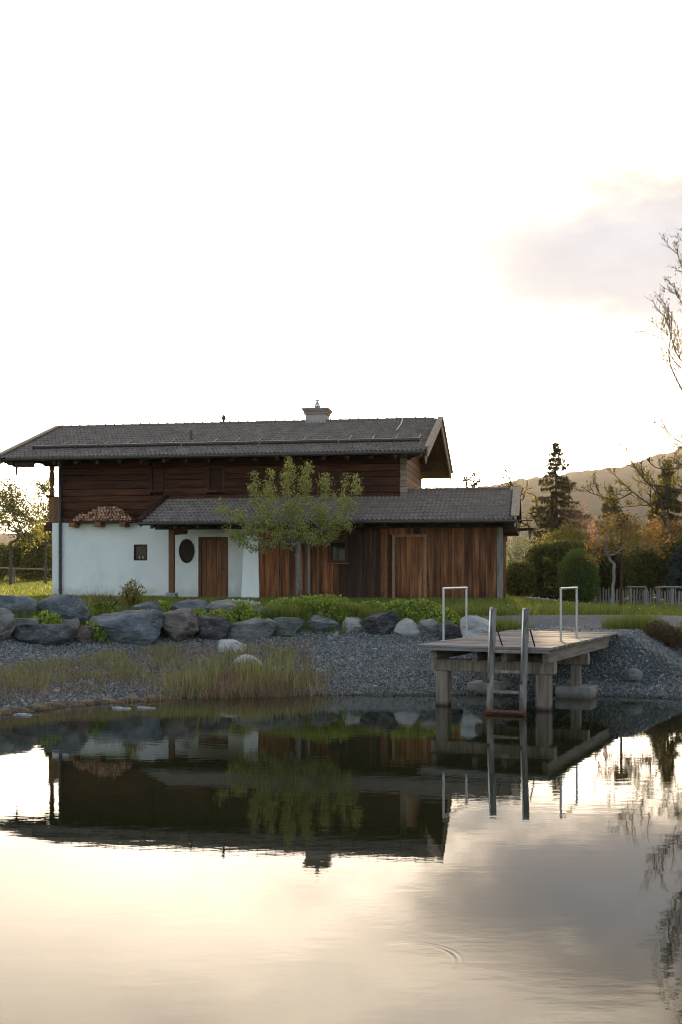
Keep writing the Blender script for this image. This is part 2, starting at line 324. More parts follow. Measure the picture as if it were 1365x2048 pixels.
# ------------------------------------------------------------------ terrain
SHORE = [(-17, 3), (-15, 10), (-10.5, 16), (-7.4, 18.2), (-5.8, 19.5), (-4.9, 20.8), (-3.6, 21.8), (-2.7, 22.3), (-0.6, 22.7), (1.6, 22.6), (4.2, 22.7),
         (6.5, 22.0), (9.5, 20.2), (13, 15.5), (15, 9), (13, 4), (6, 2.9), (0, 2.8), (-9, 2.0)]
def catmull(P, n=6):
    P = np.array(P, float); out = []; k = len(P)
    for i in range(k):
        p0, p1, p2, p3 = P[i - 1], P[i], P[(i + 1) % k], P[(i + 2) % k]
        for j in range(n):
            t = j / n
            out.append(0.5 * ((2 * p1) + (-p0 + p2) * t + (2 * p0 - 5 * p1 + 4 * p2 - p3) * t * t + (-p0 + 3 * p1 - 3 * p2 + p3) * t ** 3))
    return np.array(out)
SH = catmull(SHORE)
def shore_sd(X, Y):
    """signed distance to the waterline, positive on land"""
    X = np.asarray(X, float); Y = np.asarray(Y, float); shp = X.shape; x = X.ravel(); y = Y.ravel()
    best = np.full(x.shape, 1e18); inside = np.zeros(x.shape, bool)
    for i in range(len(SH)):
        a = SH[i]; b = SH[(i + 1) % len(SH)]; d = b - a
        t = np.clip(((x - a[0]) * d[0] + (y - a[1]) * d[1]) / (d @ d), 0, 1)
        best = np.minimum(best, (x - a[0] - t * d[0]) ** 2 + (y - a[1] - t * d[1]) ** 2)
        c = (a[1] > y) != (b[1] > y)
        with np.errstate(divide='ignore', invalid='ignore'):
            inside ^= c & (x < (b[0] - a[0]) * (y - a[1]) / (b[1] - a[1] + 1e-12) + a[0])
    sd = np.sqrt(best); sd[inside] *= -1
    return sd.reshape(shp)
def sstep(x, a, b):
    t = np.clip((x - a) / (b - a), 0, 1); return t * t * (3 - 2 * t)
DO = np.array((1.38, 20.4)); DA = R(24.7)
DU = np.array((math.cos(DA), -math.sin(DA))); DV = np.array((math.sin(DA), math.cos(DA)))
DECK_Z = CAMZ - 1.23; DECK_W, DECK_L = 2.36, 5.75
HOUSE_Z = CAMZ - 0.80
def height(X, Y):
    X = np.asarray(X, float); Y = np.asarray(Y, float)
    sd = shore_sd(X, Y)
    lawn = HOUSE_Z - 0.02 - 0.30 * sstep(X, 5.0, 9.5) * (1 - sstep(Y, 60, 120) * 0.7) + 0.32 * sstep(Y, 46, 100) * sstep(-X, 6, 12)
    lawn = lawn + 0.25 * sstep(Y, 60, 140) + np.maximum(Y - 140, 0) * 0.012 * (Y < 1200) + (Y >= 1200) * 12.7
    lawn = np.where(Y < 5, 1.2, lawn)
    h = np.where(sd < 0, np.maximum(sd * 0.38, -1.6), sd * 0.17)
    up = 0.90 + (np.minimum(lawn, 1.34) - 0.90) * sstep(sd, 5.2, 6.6)
    h = np.where(sd > 5.2, up, h)
    h = np.where(sd > 6.6, np.minimum(lawn, 1.34) + (lawn - np.minimum(lawn, 1.34)) * sstep(sd, 6.6, 13.5), h)
    u = (X - DO[0]) * DU[0] + (Y - DO[1]) * DU[1]; v = (X - DO[0]) * DV[0] + (Y - DO[1]) * DV[1]
    dx = np.maximum(np.maximum(-0.2 - u, u - 2.6), 0); dy = np.maximum(5.55 - v, 0)
    ab = DECK_Z - 0.05 - 0.9 * np.sqrt(dx * dx * 0.45 + dy * dy)
    ab = np.where((v > 3.0) & (v < 10), ab, -9)
    return np.maximum(h, ab)
def gz(x, y): return float(height(np.array([x]), np.array([y]))[0])

def axis(pieces):
    out = []
    for a, b, st in pieces: out += list(np.arange(a, b, st))
    return np.array(out + [pieces[-1][1]])
gx = axis([(-4000, -400, 450), (-400, -60, 34), (-60, -16, 2.2), (-16, 16, 0.3), (16, 60, 2.2), (60, 400, 34), (400, 4000, 450)])
gy = axis([(-400, -20, 38), (-20, 1, 1.5), (1, 17, 0.5), (17, 31, 0.22), (31, 50, 0.6), (50, 120, 3.5), (120, 500, 38), (500, 6000, 500)])
GX, GY = np.meshgrid(gx, gy); GH = height(GX, GY); GSD = shore_sd(GX, GY)
rough_n = np.array([mnoise.noise(Vector((a * 0.8, b * 0.8, 0))) for a, b in zip(GX.ravel(), GY.ravel())]).reshape(GX.shape)
GH = GH + rough_n * 0.035 * (GSD > 0.3)
nx, ny = len(gx), len(gy); idx = np.arange(nx * ny).reshape(ny, nx)
F = np.stack([idx[:-1, :-1], idx[:-1, 1:], idx[1:, 1:], idx[1:, :-1]], -1).reshape(-1, 4)
def height(X, Y):
    '''height of the finished ground sheet (bilinear)'''
    X = np.asarray(X, float); Y = np.asarray(Y, float)
    i = np.clip(np.searchsorted(gx, X) - 1, 0, len(gx) - 2); j = np.clip(np.searchsorted(gy, Y) - 1, 0, len(gy) - 2)
    fx = np.clip((X - gx[i]) / (gx[i + 1] - gx[i]), 0, 1); fy = np.clip((Y - gy[j]) / (gy[j + 1] - gy[j]), 0, 1)
    return GH[j, i] * (1 - fx) * (1 - fy) + GH[j, i + 1] * fx * (1 - fy) + GH[j + 1, i] * (1 - fx) * fy + GH[j + 1, i + 1] * fx * fy
gme = fast_mesh('ground', np.stack([GX, GY, GH], -1).reshape(-1, 3), F, True)
ca = gme.color_attributes.new('zone', 'FLOAT_COLOR', 'POINT')
zone = np.zeros((nx * ny, 4), np.float32); zone[:, 3] = 1
zone[:, 0] = (sstep(GSD, 5.0, 5.8)).ravel()          # turf
zone[:, 1] = (1 - sstep(GSD, -1.6, 0.1)).ravel()      # mud under water
ca.data.foreach_set('color', zone.ravel())
gm = bpy.data.materials.new('ground'); gm.use_nodes = True; t = gm.node_tree
p = t.nodes['Principled BSDF']; p.inputs['Roughness'].default_value = 0.95; p.inputs['Specular IOR Level'].default_value = 0.1
at_ = t.nodes.new('ShaderNodeAttribute'); at_.attribute_name = 'zone'; sp = t.nodes.new('ShaderNodeSeparateColor'); t.links.new(at_.outputs[0], sp.inputs[0])
tcg = t.nodes.new('ShaderNodeTexCoord')
def gn(scale, c0, c1, lo=0.35, hi=0.65):
    n = t.nodes.new('ShaderNodeTexNoise'); n.inputs['Scale'].default_value = scale; n.inputs['Detail'].default_value = 6
    t.links.new(tcg.outputs['Object'], n.inputs[0]); r = t.nodes.new('ShaderNodeValToRGB')
    r.color_ramp.elements[0].position = lo; r.color_ramp.elements[1].position = hi
    r.color_ramp.elements[0].color = (*c0, 1); r.color_ramp.elements[1].color = (*c1, 1); t.links.new(n.outputs[0], r.inputs[0]); return r.outputs[0], n.outputs[0]
gc, gnn = gn(24, (0.045, 0.05, 0.052), (0.11, 0.118, 0.12)); tcol, _ = gn(1.5, (0.08, 0.115, 0.022), (0.12, 0.15, 0.032)); mud, _ = gn(2, (0.03, 0.026, 0.016), (0.05, 0.042, 0.026))
def gmix(f, a, b):
    n = t.nodes.new('ShaderNodeMix'); n.data_type = 'RGBA'; t.links.new(f, n.inputs[0]); t.links.new(a, n.inputs[6]); t.links.new(b, n.inputs[7]); return n.outputs[2]
t.links.new(gmix(sp.outputs[1], gmix(sp.outputs[0], gc, tcol), mud), p.inputs['Base Color'])
bp = t.nodes.new('ShaderNodeBump'); bp.inputs['Strength'].default_value = 0.5; bp.inputs['Distance'].default_value = 0.03
t.links.new(gnn, bp.inputs['Height']); t.links.new(bp.outputs[0], p.inputs['Normal'])
tag(link('ground', gme, gm), 'grassy ground sloping down to the pond with a gravel bank', 'ground', kind='structure')

# water sheet
wm = bpy.data.materials.new('water'); wm.use_nodes = True; t = wm.node_tree; p = t.nodes['Principled BSDF']
p.inputs['Base Color'].default_value = (0.016, 0.018, 0.007, 1); p.inputs['Roughness'].default_value = 0.015; p.inputs['IOR'].default_value = 1.36
tcw = t.nodes.new('ShaderNodeTexCoord')
def wtn(scale, st, detail=3):
    m = t.nodes.new('ShaderNodeMapping'); m.inputs['Scale'].default_value = st; t.links.new(tcw.outputs['Object'], m.inputs[0])
    n = t.nodes.new('ShaderNodeTexNoise'); n.inputs['Scale'].default_value = scale; n.inputs['Detail'].default_value = detail
    t.links.new(m.outputs[0], n.inputs[0]); return n.outputs[0]
def wmt(op, a, b=0.0, c=0.0):
    n = t.nodes.new('ShaderNodeMath'); n.operation = op
    for i, v in enumerate((a, b, c)):
        if isinstance(v, (int, float)): n.inputs[i].default_value = v
        else: t.links.new(v, n.inputs[i])
    return n.outputs[0]
fine = wtn(5.5, (0.55, 1.2, 1), 4); broad = wtn(1.1, (0.7, 1.0, 1), 2); patch = wtn(0.22, (0.6, 1, 1), 2)
mrp = t.nodes.new('ShaderNodeMapRange'); t.links.new(patch, mrp.inputs[0]); mrp.inputs[1].default_value = 0.38; mrp.inputs[2].default_value = 0.62
mrp.inputs[3].default_value = 0.25; mrp.inputs[4].default_value = 1.0
hgt = wmt('ADD', wmt('MULTIPLY', wmt('MULTIPLY', fine, mrp.outputs[0]), 0.0010), wmt('MULTIPLY', broad, 0.0007))
# a small ring spreading on the near water
sx = t.nodes.new('ShaderNodeSeparateXYZ'); t.links.new(tcw.outputs['Object'], sx.inputs[0])
rx_ = wmt('SUBTRACT', sx.outputs[0], 0.42); ry_ = wmt('SUBTRACT', sx.outputs[1], 7.1)
rr_ = wmt('SQRT', wmt('ADD', wmt('MULTIPLY', rx_, rx_), wmt('MULTIPLY', ry_, ry_)))
env = wmt('POWER', 2.718, wmt('MULTIPLY', wmt('POWER', wmt('DIVIDE', wmt('SUBTRACT', rr_, 0.30), 0.03), 2.0), -1.0))
ring = wmt('MULTIPLY', wmt('SINE', wmt('MULTIPLY', rr_, 120.0)), wmt('MULTIPLY', wmt('MULTIPLY', env, wmt('MAXIMUM', wmt('ADD', rx_, ry_), 0.0)), 0.0011))
hgt = wmt('ADD', hgt, ring)
bp = t.nodes.new('ShaderNodeBump'); bp.inputs['Strength'].default_value = 1.0; bp.inputs['Distance'].default_value = 1.0
t.links.new(hgt, bp.inputs['Height']); t.links.new(bp.outputs[0], p.inputs['Normal'])
cen = np.array((0.0, 12.0)); wv_ = [(cen[0], cen[1], 0)] + [(*(cen + (q - cen) * 1.12), 0.0) for q in SH]
k = len(SH); wf = [(0, 1 + i, 1 + (i + 1) % k) for i in range(k)]
tag(link('pond_water', fast_mesh('pond_water', wv_, wf), wm), 'dark still pond water mirroring the sky and the farmhouse', 'water', kind='structure')

# ------------------------------------------------------------------ house
TH = R(9.9); HO = Vector((0.29, 38.0, HOUSE_Z)); CT, ST = math.cos(TH), math.sin(TH)
house = empty('farmhouse', HO, -TH, 'alpine farmhouse with white ground floor, dark timber upper storey and tiled roofs', 'house')
def hs(px, tt):            # local s of a photo column on the plane at depth tt
    k = (px - CX) / FPX; X0 = HO.x + ST * tt; Y0 = HO.y + CT * tt
    return (k * Y0 - X0) / (CT + k * ST)
def hh(py, s, tt):         # height above the house ground of a photo row
    Y = HO.y - ST * s + CT * tt
    return CAMZ - (py - HY) * Y / FPX - HOUSE_Z
TM = 1.7                                    # main wall plane
SL, SR = hs(105, TM), hs(800, TM)
TE, TR_, TB = 0.5, 5.5, 10.5                # main roof: eave, ridge, back eave
RS0, RS1 = hs(0, TE), hs(856, TE)
HE = hh(899, RS1, TE); HR = hh(838, RS1, TR_); SLOPE = (HR - HE) / (TR_ - TE)
H1 = hh(1045, hs(200, TM), TM)              # top of the white storey
def quad_wall(mb, s0, s1, h0, h1, tt, th, openings):
    """front wall sheet with thickness and real openings (s0,s1,h0,h1)"""
    xs = sorted({s0, s1, *[o[0] for o in openings], *[o[1] for o in openings]}); zs = sorted({h0, h1, *[o[2] for o in openings], *[o[3] for o in openings]})
    for i in range(len(xs) - 1):
        for j in range(len(zs) - 1):
            cx, cz = (xs[i] + xs[i + 1]) / 2, (zs[j] + zs[j + 1]) / 2
            if any(o[0] < cx < o[1] and o[2] < cz < o[3] for o in openings): continue
            a, b, c, d = xs[i], xs[i + 1], zs[j], zs[j + 1]
            mb.add([(a, tt, c), (b, tt, c), (b, tt, d), (a, tt, d)], [(0, 1, 2, 3)])
            mb.add([(a, tt + th, c), (b, tt + th, c), (b, tt + th, d), (a, tt + th, d)], [(3, 2, 1, 0)])
    for a, b, c, d in openings:
        mb.add([(a, tt, c), (b, tt, c), (b, tt, d), (a, tt, d), (a, tt + th, c), (b, tt + th, c), (b, tt + th, d), (a, tt + th, d)],
               [(0, 4, 5, 1), (1, 5, 6, 2), (2, 6, 7, 3), (3, 7, 4, 0)])
    mb.add([(s0, tt, h0), (s1, tt, h0), (s1, tt, h1), (s0, tt, h1), (s0, tt + th, h0), (s1, tt + th, h0), (s1, tt + th, h1), (s0, tt + th, h1)],
           [(0, 1, 5, 4), (1, 2, 6, 5), (2, 3, 7, 6), (3, 0, 4, 7)])
# white ground floor
DS0, DS1 = hs(397, TM), hs(457, TM); DH = hh(1074, DS0, TM)
WS0, WS1 = hs(268, TM), hs(295, TM); WH0, WH1 = hh(1121, WS0, TM), hh(1089, WS0, TM)
mb = MB(); quad_wall(mb, SL, SR, -0.25, H1, TM, 0.4, [(DS0, DS1, 0.02, DH), (WS0, WS1, WH0, WH1)])
mb.box((SL, TM + 0.401, -0.25), (SL + 0.4, 8.9, H1)); mb.box((SR - 0.4, TM + 0.401, -0.25), (SR, 8.9, H1)); mb.box((SL, 8.901, -0.25), (SR, 9.3, H1))
mb.build('ground_floor_wall', M['plaster'], house)
# small window
w = MB()
fr = 0.055
for a, b in (((WS0, WH0), (WS0 + fr, WH1)), ((WS1 - fr, WH0), (WS1, WH1)), ((WS0 + fr, WH0), (WS1 - fr, WH0 + fr)), ((WS0 + fr, WH1 - fr), (WS1 - fr, WH1))):
    w.box((a[0], TM + 0.03, a[1]), (b[0], TM + 0.12, b[1]))
win = w.build('small_window', M['beam_wood'], house)
MB().box((WS0 + fr, TM + 0.07, WH0 + fr), (WS1 - fr, TM + 0.08, WH1 - fr)).build('pane', M['glass'], win)
for dx in (0.2, 0.33):
    MB().lathe([(0.012, 0), (0.025, 0.03), (0.018, 0.06), (0.024, 0.085), (0.006, 0.11)], (WS0 + dx, TM + 0.05, WH0 + fr), 8).build('pale_light_spot', M['white_pebble'], win)  # made-up pale shapes standing in for two spots of light in the window
# oval window
oc_s, oc_h = (hs(359, TM) + hs(389, TM)) / 2, (hh(1078, hs(374, TM), TM) + hh(1126, hs(374, TM), TM)) / 2
oa, ob = (hs(389, TM) - hs(359, TM)) / 2, (hh(1078, 0, TM) - hh(1126, 0, TM)) / 2
ring_o = [(oc_s + oa * math.cos(2 * math.pi * i / 32), oc_h + ob * math.sin(2 * math.pi * i / 32)) for i in range(32)]
MB().prism([(a, TM - 0.012, b) for a, b in ring_o], (0, 0.008, 0)).build('oval_window', M['dark_panel'], house)
mb = MB()
for i in range(32):
    a0, a1 = ring_o[i], ring_o[(i + 1) % 32]
    f = lambda q, s_: (oc_s + (q[0] - oc_s) * s_, oc_h + (q[1] - oc_h) * s_)
    o0, o1, i0, i1 = f(a0, 1.03), f(a1, 1.03), f(a0, 0.90), f(a1, 0.90)
    mb.add([(o0[0], TM - 0.03, o0[1]), (o1[0], TM - 0.03, o1[1]), (i1[0], TM - 0.03, i1[1]), (i0[0], TM - 0.03, i0[1]),
            (o0[0], TM - 0.002, o0[1]), (o1[0], TM - 0.002, o1[1]), (i1[0], TM - 0.013, i1[1]), (i0[0], TM - 0.013, i0[1])], [(3, 2, 1, 0), (0, 1, 5, 4), (2, 3, 7, 6)])
mb.build('oval_frame', M['dark_wood'], house)
# porch door: frame, five boards, handle
df = MB()
for a, b, c, d in ((DS0, DS0 + 0.09, 0.02, DH), (DS1 - 0.09, DS1, 0.02, DH), (DS0 + 0.09, DS1 - 0.09, DH - 0.09, DH)): df.box((a, TM + 0.06, c), (b, TM + 0.17, d))
door = df.build('porch_door', M['door_wood'], house)
bw = (DS1 - DS0 - 0.18) / 5
for i in range(5): MB().box((DS0 + 0.09 + i * bw + 0.004, TM + 0.11 + 0.004 * (i % 2), 0.03), (DS0 + 0.09 + (i + 1) * bw - 0.004, TM + 0.15, DH - 0.09), bev=0.004).build('door_board', M['door_wood'], door)
MB().tube([(DS1 - 0.16, TM + 0.11, 1.02), (DS1 - 0.16, TM + 0.05, 1.02), (DS1 - 0.28, TM + 0.05, 1.02)], 0.011, 8).build('handle', M['pipe_metal'], door)

# timber upper storey: horizontal beams
SU = hs(117, TM); h = H1; i = 0; HT = HE + SLOPE * (TM - TE) - 0.16
UW = [(hs(300, TM), hs(327, TM), hh(985, hs(300, TM), TM), hh(932, hs(300, TM), TM)), (hs(414, TM), hs(450, TM), hh(985, hs(414, TM), TM), hh(932, hs(414, TM), TM))]
while h < HT - 0.03:
    bh = min(0.2 + 0.05 * ((i * 7) % 3), HT - h)
    pr = 0.012 * ((i * 5) % 3)
    segs = [(SU, SR)]
    for o in UW:
        if o[2] < h + bh and o[3] > h: segs = [q for a, b in segs for q in (((a, o[0]), (o[1], b)) if a < o[0] < b else ((a, b),))]
    for a, b in segs: MB().box((a, TM + 0.03 - pr, h + 0.006), (b, TM + 0.2, h + bh - 0.006), bev=0.01).build('wall_beam', M['dark_wood'], house)
    h += bh; i += 1
MB().box((SU + 0.04, TM + 0.21, H1 + 0.01), (SR - 0.06, TM + 0.26, HT)).build('upper_wall_lining', M['dark_wood'], house)
for a, b, c, d in UW:
    m_ = MB()
    for q in (((a, c), (a + 0.08, d)), ((b - 0.08, c), (b, d)), ((a + 0.08, c), (b - 0.08, c + 0.08)), ((a + 0.08, d - 0.08), (b - 0.08, d))):
        m_.box((q[0][0], TM - 0.02, q[0][1]), (q[1][0], TM + 0.14, q[1][1]))
    wf_ = m_.build('upper_window', M['beam_wood'], house)
    MB().box((a + 0.08, TM + 0.08, c + 0.08), (b - 0.08, TM + 0.10, d - 0.08)).build('shutter', M['dark_wood'], wf_)
    MB().box((a + 0.08, TM + 0.05, (c + d) / 2 - 0.02), (b - 0.08, TM + 0.08, (c + d) / 2 + 0.02)).build('glazing_bar', M['beam_wood'], wf_)
# gable ends of the upper storey, board by board
for s_, sg in ((SU, 1), (SR, -1)):
    h = H1
    while h < HR - 0.25:
        bh = 0.24
        top = h + bh + 0.2
        t0 = TM + 0.21; t1 = 9.3 - 0.21
        if top > HE: t0 = max(t0, TE + (top - HE) / SLOPE); t1 = min(t1, TB - (top - HE) / SLOPE)
        if t1 - t0 > 0.3:
            x0, x1 = sorted((s_, s_ + sg * 0.16))
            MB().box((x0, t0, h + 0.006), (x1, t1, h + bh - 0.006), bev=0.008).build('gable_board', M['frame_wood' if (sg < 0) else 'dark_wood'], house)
        h += bh
# corner of crossed beam ends at the right gable, in a paler colour
for k_ in range(9):
    hz_ = H1 + 0.75 + k_ * 0.2
    if hz_ < HT - 0.2: MB().box((SR + 0.003, TM + 0.04, hz_), (SR + 0.24, TM + 0.19, hz_ + 0.185), bev=0.012).build('beam_end', M['verge_wood'], house)
MB().box((SU + 0.06, 9.05, H1), (SR - 0.06, 9.2, HE + 0.2)).build('rear_wall', M['dark_wood'], house)

# main roof
def slab(name, s0, s1, t0, h0, t1, h1, th, m, parent):
    b = MB(); b.add([(s0, t0, h0), (s1, t0, h0), (s1, t1, h1), (s0, t1, h1), (s0, t0, h0 - th), (s1, t0, h0 - th), (s1, t1, h1 - th), (s0, t1, h1 - th)],
                    [(0, 1, 2, 3), (7, 6, 5, 4), (0, 4, 5, 1), (1, 5, 6, 2), (2, 6, 7, 3), (3, 7, 4, 0)])
    return b.build(name, m, parent)
mroof = slab('main_roof', RS0 + 0.03, RS1 - 0.03, TE + 0.02, HE - 0.045, TR_, HR - 0.045, 0.1, M['soffit'], house)
slab('rear_slope', RS0 + 0.03, RS1 - 0.03, TR_ + 0.001, HR - 0.04, TB, HE - 0.04, 0.1, M['soffit'], mroof)
slab('rear_tiles', RS0 + 0.03, RS1 - 0.03, TR_ + 0.001, HR + 0.02, TB + 0.05, HE, 0.05, M['tile_field'], mroof)
# one double-wave tile: 0.30 wide, 0.345 exposed
TW, TL = 0.30, 0.345
def tile_geo():
    n = 12; vs = []
    prof = [0.026 * math.cos(2 * math.pi * 2 * i / n + 0.6) for i in range(n + 1)]
    for y, lift in ((0.0, 0.062), (TL + 0.05, 0.0)):
        for i in range(n + 1): vs.append((TW * (i / n - 0.5) * 0.995, y, prof[i] + lift))
    for i in range(n + 1): vs.append((TW * (i / n - 0.5) * 0.995, 0.004, prof[i] + 0.062 - 0.042))
    fs = [(i, i + 1, n + 2 + i, n + 1 + i) for i in range(n)] + [(2 * (n + 1) + i, 2 * (n + 1) + i + 1, i + 1, i) for i in range(n)]
    return np.array(vs), np.array(fs)
TV, TF = tile_geo()
tile_me = fast_mesh('roof_tile', TV, TF); tile_me.materials.append(M['tile'])
def lay_tiles(parent, s0, s1, te, he, slope, run_of, single, field_name='tile_field'):
    """run_of(s): horizontal run of the slope; single(s,row): own object or part of the joined field"""
    ang = math.atan(slope); rot = np.array(Matrix.Rotation(ang, 3, 'X')); nc = int(round((s1 - s0) / TW)); w_ = (s1 - s0) / nc
    VV, FF, cnt = [], [], 0; step = TL * math.cos(ang)
    for c in range(nc):
        s = s0 + (c + 0.5) * w_; run = run_of(s); r = 0
        while r * step < run - 0.12:
            tt = te + r * step; p = (s, tt, he + slope * (tt - te) + RNG.normal(0, 0.002))
            jr = RNG.normal(0, 0.008)
            if single(s, r):
                o = bpy.data.objects.new('roof_tile', tile_me); COL.objects.link(o); o.parent = parent
                o.location = p; o.rotation_euler = (ang, jr, 0); o.scale = (w_ / TW, 1, 1)
            else:
                v = TV.copy(); v[:, 0] *= w_ / TW; v[:, 2] += v[:, 0] * jr
                VV.append(v @ rot.T + np.array(p)); FF.append(TF + cnt); cnt += len(TV)
            r += 1
    if VV: tag(link(field_name, fast_mesh(field_name, np.concatenate(VV), np.concatenate(FF)), M['tile_field'], parent), kind='stuff')
lay_tiles(mroof, RS0 + 0.06, RS1 - 0.06, TE - 0.04, HE - 0.03, SLOPE, lambda s: TR_ - TE + 0.03, lambda s, r: False)
# ridge tiles
mb = MB(); prof = [(0.15 * math.cos(a), 0.10 * math.sin(a)) for a in np.linspace(0, math.pi, 7)]
for x, k_ in ((0, 1.0), (0.36, 0.9)): mb.v += [(x, y * k_, z * k_ - 0.01) for y, z in prof]
mb.f = [(i, i + 1, 8 + i, 7 + i) for i in range(6)] + [tuple(range(7))]; mb.sm = [True] * 6 + [False]
mb.tube([(0.0, 0, 0.09), (0.05, 0, 0.115), (0.06, 0, 0.10)], [0.02, 0.018, 0.01], 6)
ridge_me = mb.mesh('ridge_tile'); ridge_me.materials.append(M['ridge'])
nr = int((RS1 - RS0 - 0.3) / 0.36)
for i in range(nr):
    o = bpy.data.objects.new('ridge_tile', ridge_me); COL.objects.link(o); o.parent = mroof
    o.location = (RS0 + 0.15 + i * 0.36, TR_, HR + 0.0); o.rotation_euler = (0, RNG.normal(0, 0.01), 0)
# verge boards, both ends, both slopes
def verge(parent, s, t0, h0, t1, h1, top=0.09, bot=0.24, th=0.05, name='verge_board', m='verge_wood', cap=0.2):
    b = MB(); b.prism([(s, t0, h0 + top), (s, t1, h1 + top), (s, t1, h1 - bot), (s, t0, h0 - bot)], (th, 0, 0))
    o = b.build(name, M[m], parent)
    c = MB(); x0 = s - cap / 2 + th / 2
    c.prism([(x0, t0 - 0.03, h0 + top + 0.002), (x0, t1, h1 + top + 0.002), (x0, t1, h1 + top + 0.032), (x0, t0 - 0.03, h0 + top + 0.032)], (cap, 0, 0))
    c.build('verge_cap', M[m], o); return o
for s_ in (RS0 - 0.02, RS1 - 0.03):
    verge(mroof, s_, TE - 0.08, HE - 0.02, TR_, HR - 0.02); verge(mroof, s_, TR_ + 0.002, HR - 0.02, TB + 0.05, HE - 0.02)
# rafters and purlins
for i in range(19):
    s = RS0 + 0.35 + i * (RS1 - RS0 - 0.7) / 18
    MB().prism([(s, TE + 0.03, HE - 0.15), (s, TR_, HR - 0.15), (s, TR_, HR - 0.30), (s, TE + 0.03, HE - 0.27)], (0.11, 0, 0)).build('rafter', M['beam_wood'], mroof)
def carved(s0, s1, tt, hz_, hgt_, dirn, tip):
    """purlin with a carved, rising end at s1"""
    o_ = [(s0, tt, hz_), (s0, tt, hz_ - hgt_), (s1 - dirn * tip, tt, hz_ - hgt_), (s1 - dirn * tip * 0.72, tt, hz_ - hgt_ * 0.95), (s1 - dirn * tip * 0.6, tt, hz_ - hgt_ * 0.72),
          (s1 - dirn * tip * 0.3, tt, hz_ - hgt_ * 0.62), (s1 - dirn * tip * 0.18, tt, hz_ - hgt_ * 0.4), (s1, tt, hz_ - hgt_ * 0.3), (s1, tt, hz_)]
    if dirn < 0: o_ = o_[::-1]
    return o_
for tt, hz_ in ((TM + 0.1, HE + SLOPE * (TM + 0.1 - TE) - 0.31), (TR_ - 0.1, HR - 0.36), (8.6, HE + SLOPE * (TB - 8.6) - 0.33)):
    MB().prism(carved(SL + 0.4, RS0 + 0.55, tt, hz_, 0.34, -1, 0.75), (0, 0.2, 0)).build('purlin', M['beam_wood'], mroof)
    MB().prism(carved(SR - 0.4, RS1 - 0.25, tt, hz_, 0.34, 1, 0.7), (0, 0.2, 0)).build('purlin', M['beam_wood'], mroof)
MB().prism(carved(RS0 + 1.2, RS0 + 0.1, TE + 0.12, HE - 0.12, 0.22, -1, 0.5), (0, 0.12, 0)).build('eave_end_beam', M['beam_wood'], mroof)
ps = hs(33, TE + 0.15)
MB().lathe([(0.01, -0.52), (0.03, -0.45), (0.035, -0.3), (0.055, -0.1), (0.06, 0)], (ps, TE + 0.18, HE - 0.12), 8).build('pendant', M['beam_wood'], mroof)
MB().lathe([(0.01, -0.28), (0.03, -0.2), (0.05, 0)], (RS1 - 0.06, TE + 0.02, HE - 0.2), 8).build('pendant', M['verge_wood'], mroof)
# gutter and downpipe
MB().tube([(RS0 + 0.3, TE - 0.09, HE - 0.08), (RS1 - 0.1, TE - 0.09, HE - 0.09)], 0.065, 10).build('gutter', M['gutter'], mroof)
dp = hs(121, TM - 0.1)
MB().tube([(hs(121, TE), TE - 0.07, HE - 0.12), (hs(121, TE + 0.1), TE + 0.1, HE - 0.3), (hs(121, TM - 0.2), TM - 0.2, HE - 0.6), (dp, TM - 0.1, HE - 0.95), (dp, TM - 0.1, 0.02)], 0.058, 10).build('downpipe', M['pipe_metal'], house)
for hz_ in (0.25, 1.6, 3.1): MB().tube([(dp, TM - 0.1, hz_), (dp, TM - 0.1, hz_ + 0.05)], 0.07, 10).build('pipe_clip', M['gutter'], house)
# snow guard: round pole on hooks
sg_t = TE + 0.95; sg_h = HE + SLOPE * 0.95 + 0.13; g0, g1 = RS0 + 0.75, RS1 - 0.35
ng = 5
for i in range(ng):
    a = g0 + (g1 - g0) * i / ng; b = g0 + (g1 - g0) * (i + 1) / ng
    MB().tube([(a + 0.03, sg_t, sg_h), (b - 0.03, sg_t + 0.02 * (-1) ** i, sg_h + 0.006)], 0.062, 10).build('snow_guard_pole', M['gutter'], mroof)
nh = 18
for i in range(nh):
    s = g0 + 0.1 + (g1 - g0 - 0.2) * i / (nh - 1)
    b = MB(); b.tube([(s, sg_t - 0.1, sg_h - 0.1), (s, sg_t - 0.09, sg_h + 0.03), (s, sg_t, sg_h + 0.075), (s, sg_t + 0.09, sg_h + 0.02), (s, sg_t + 0.1, sg_h - 0.04),
                      (s, sg_t + 1.15, sg_h - 0.04 + SLOPE * 1.05)], 0.016, 5)
    b.build('snow_guard_hook', M['gutter'], mroof)
    MB().box((s + 0.3, TE + 0.35, HE + SLOPE * 0.35 + 0.03), (s + 0.33, TE + 0.37, HE + SLOPE * 0.35 + 0.13)).build('snow_stop', M['gutter'], mroof)
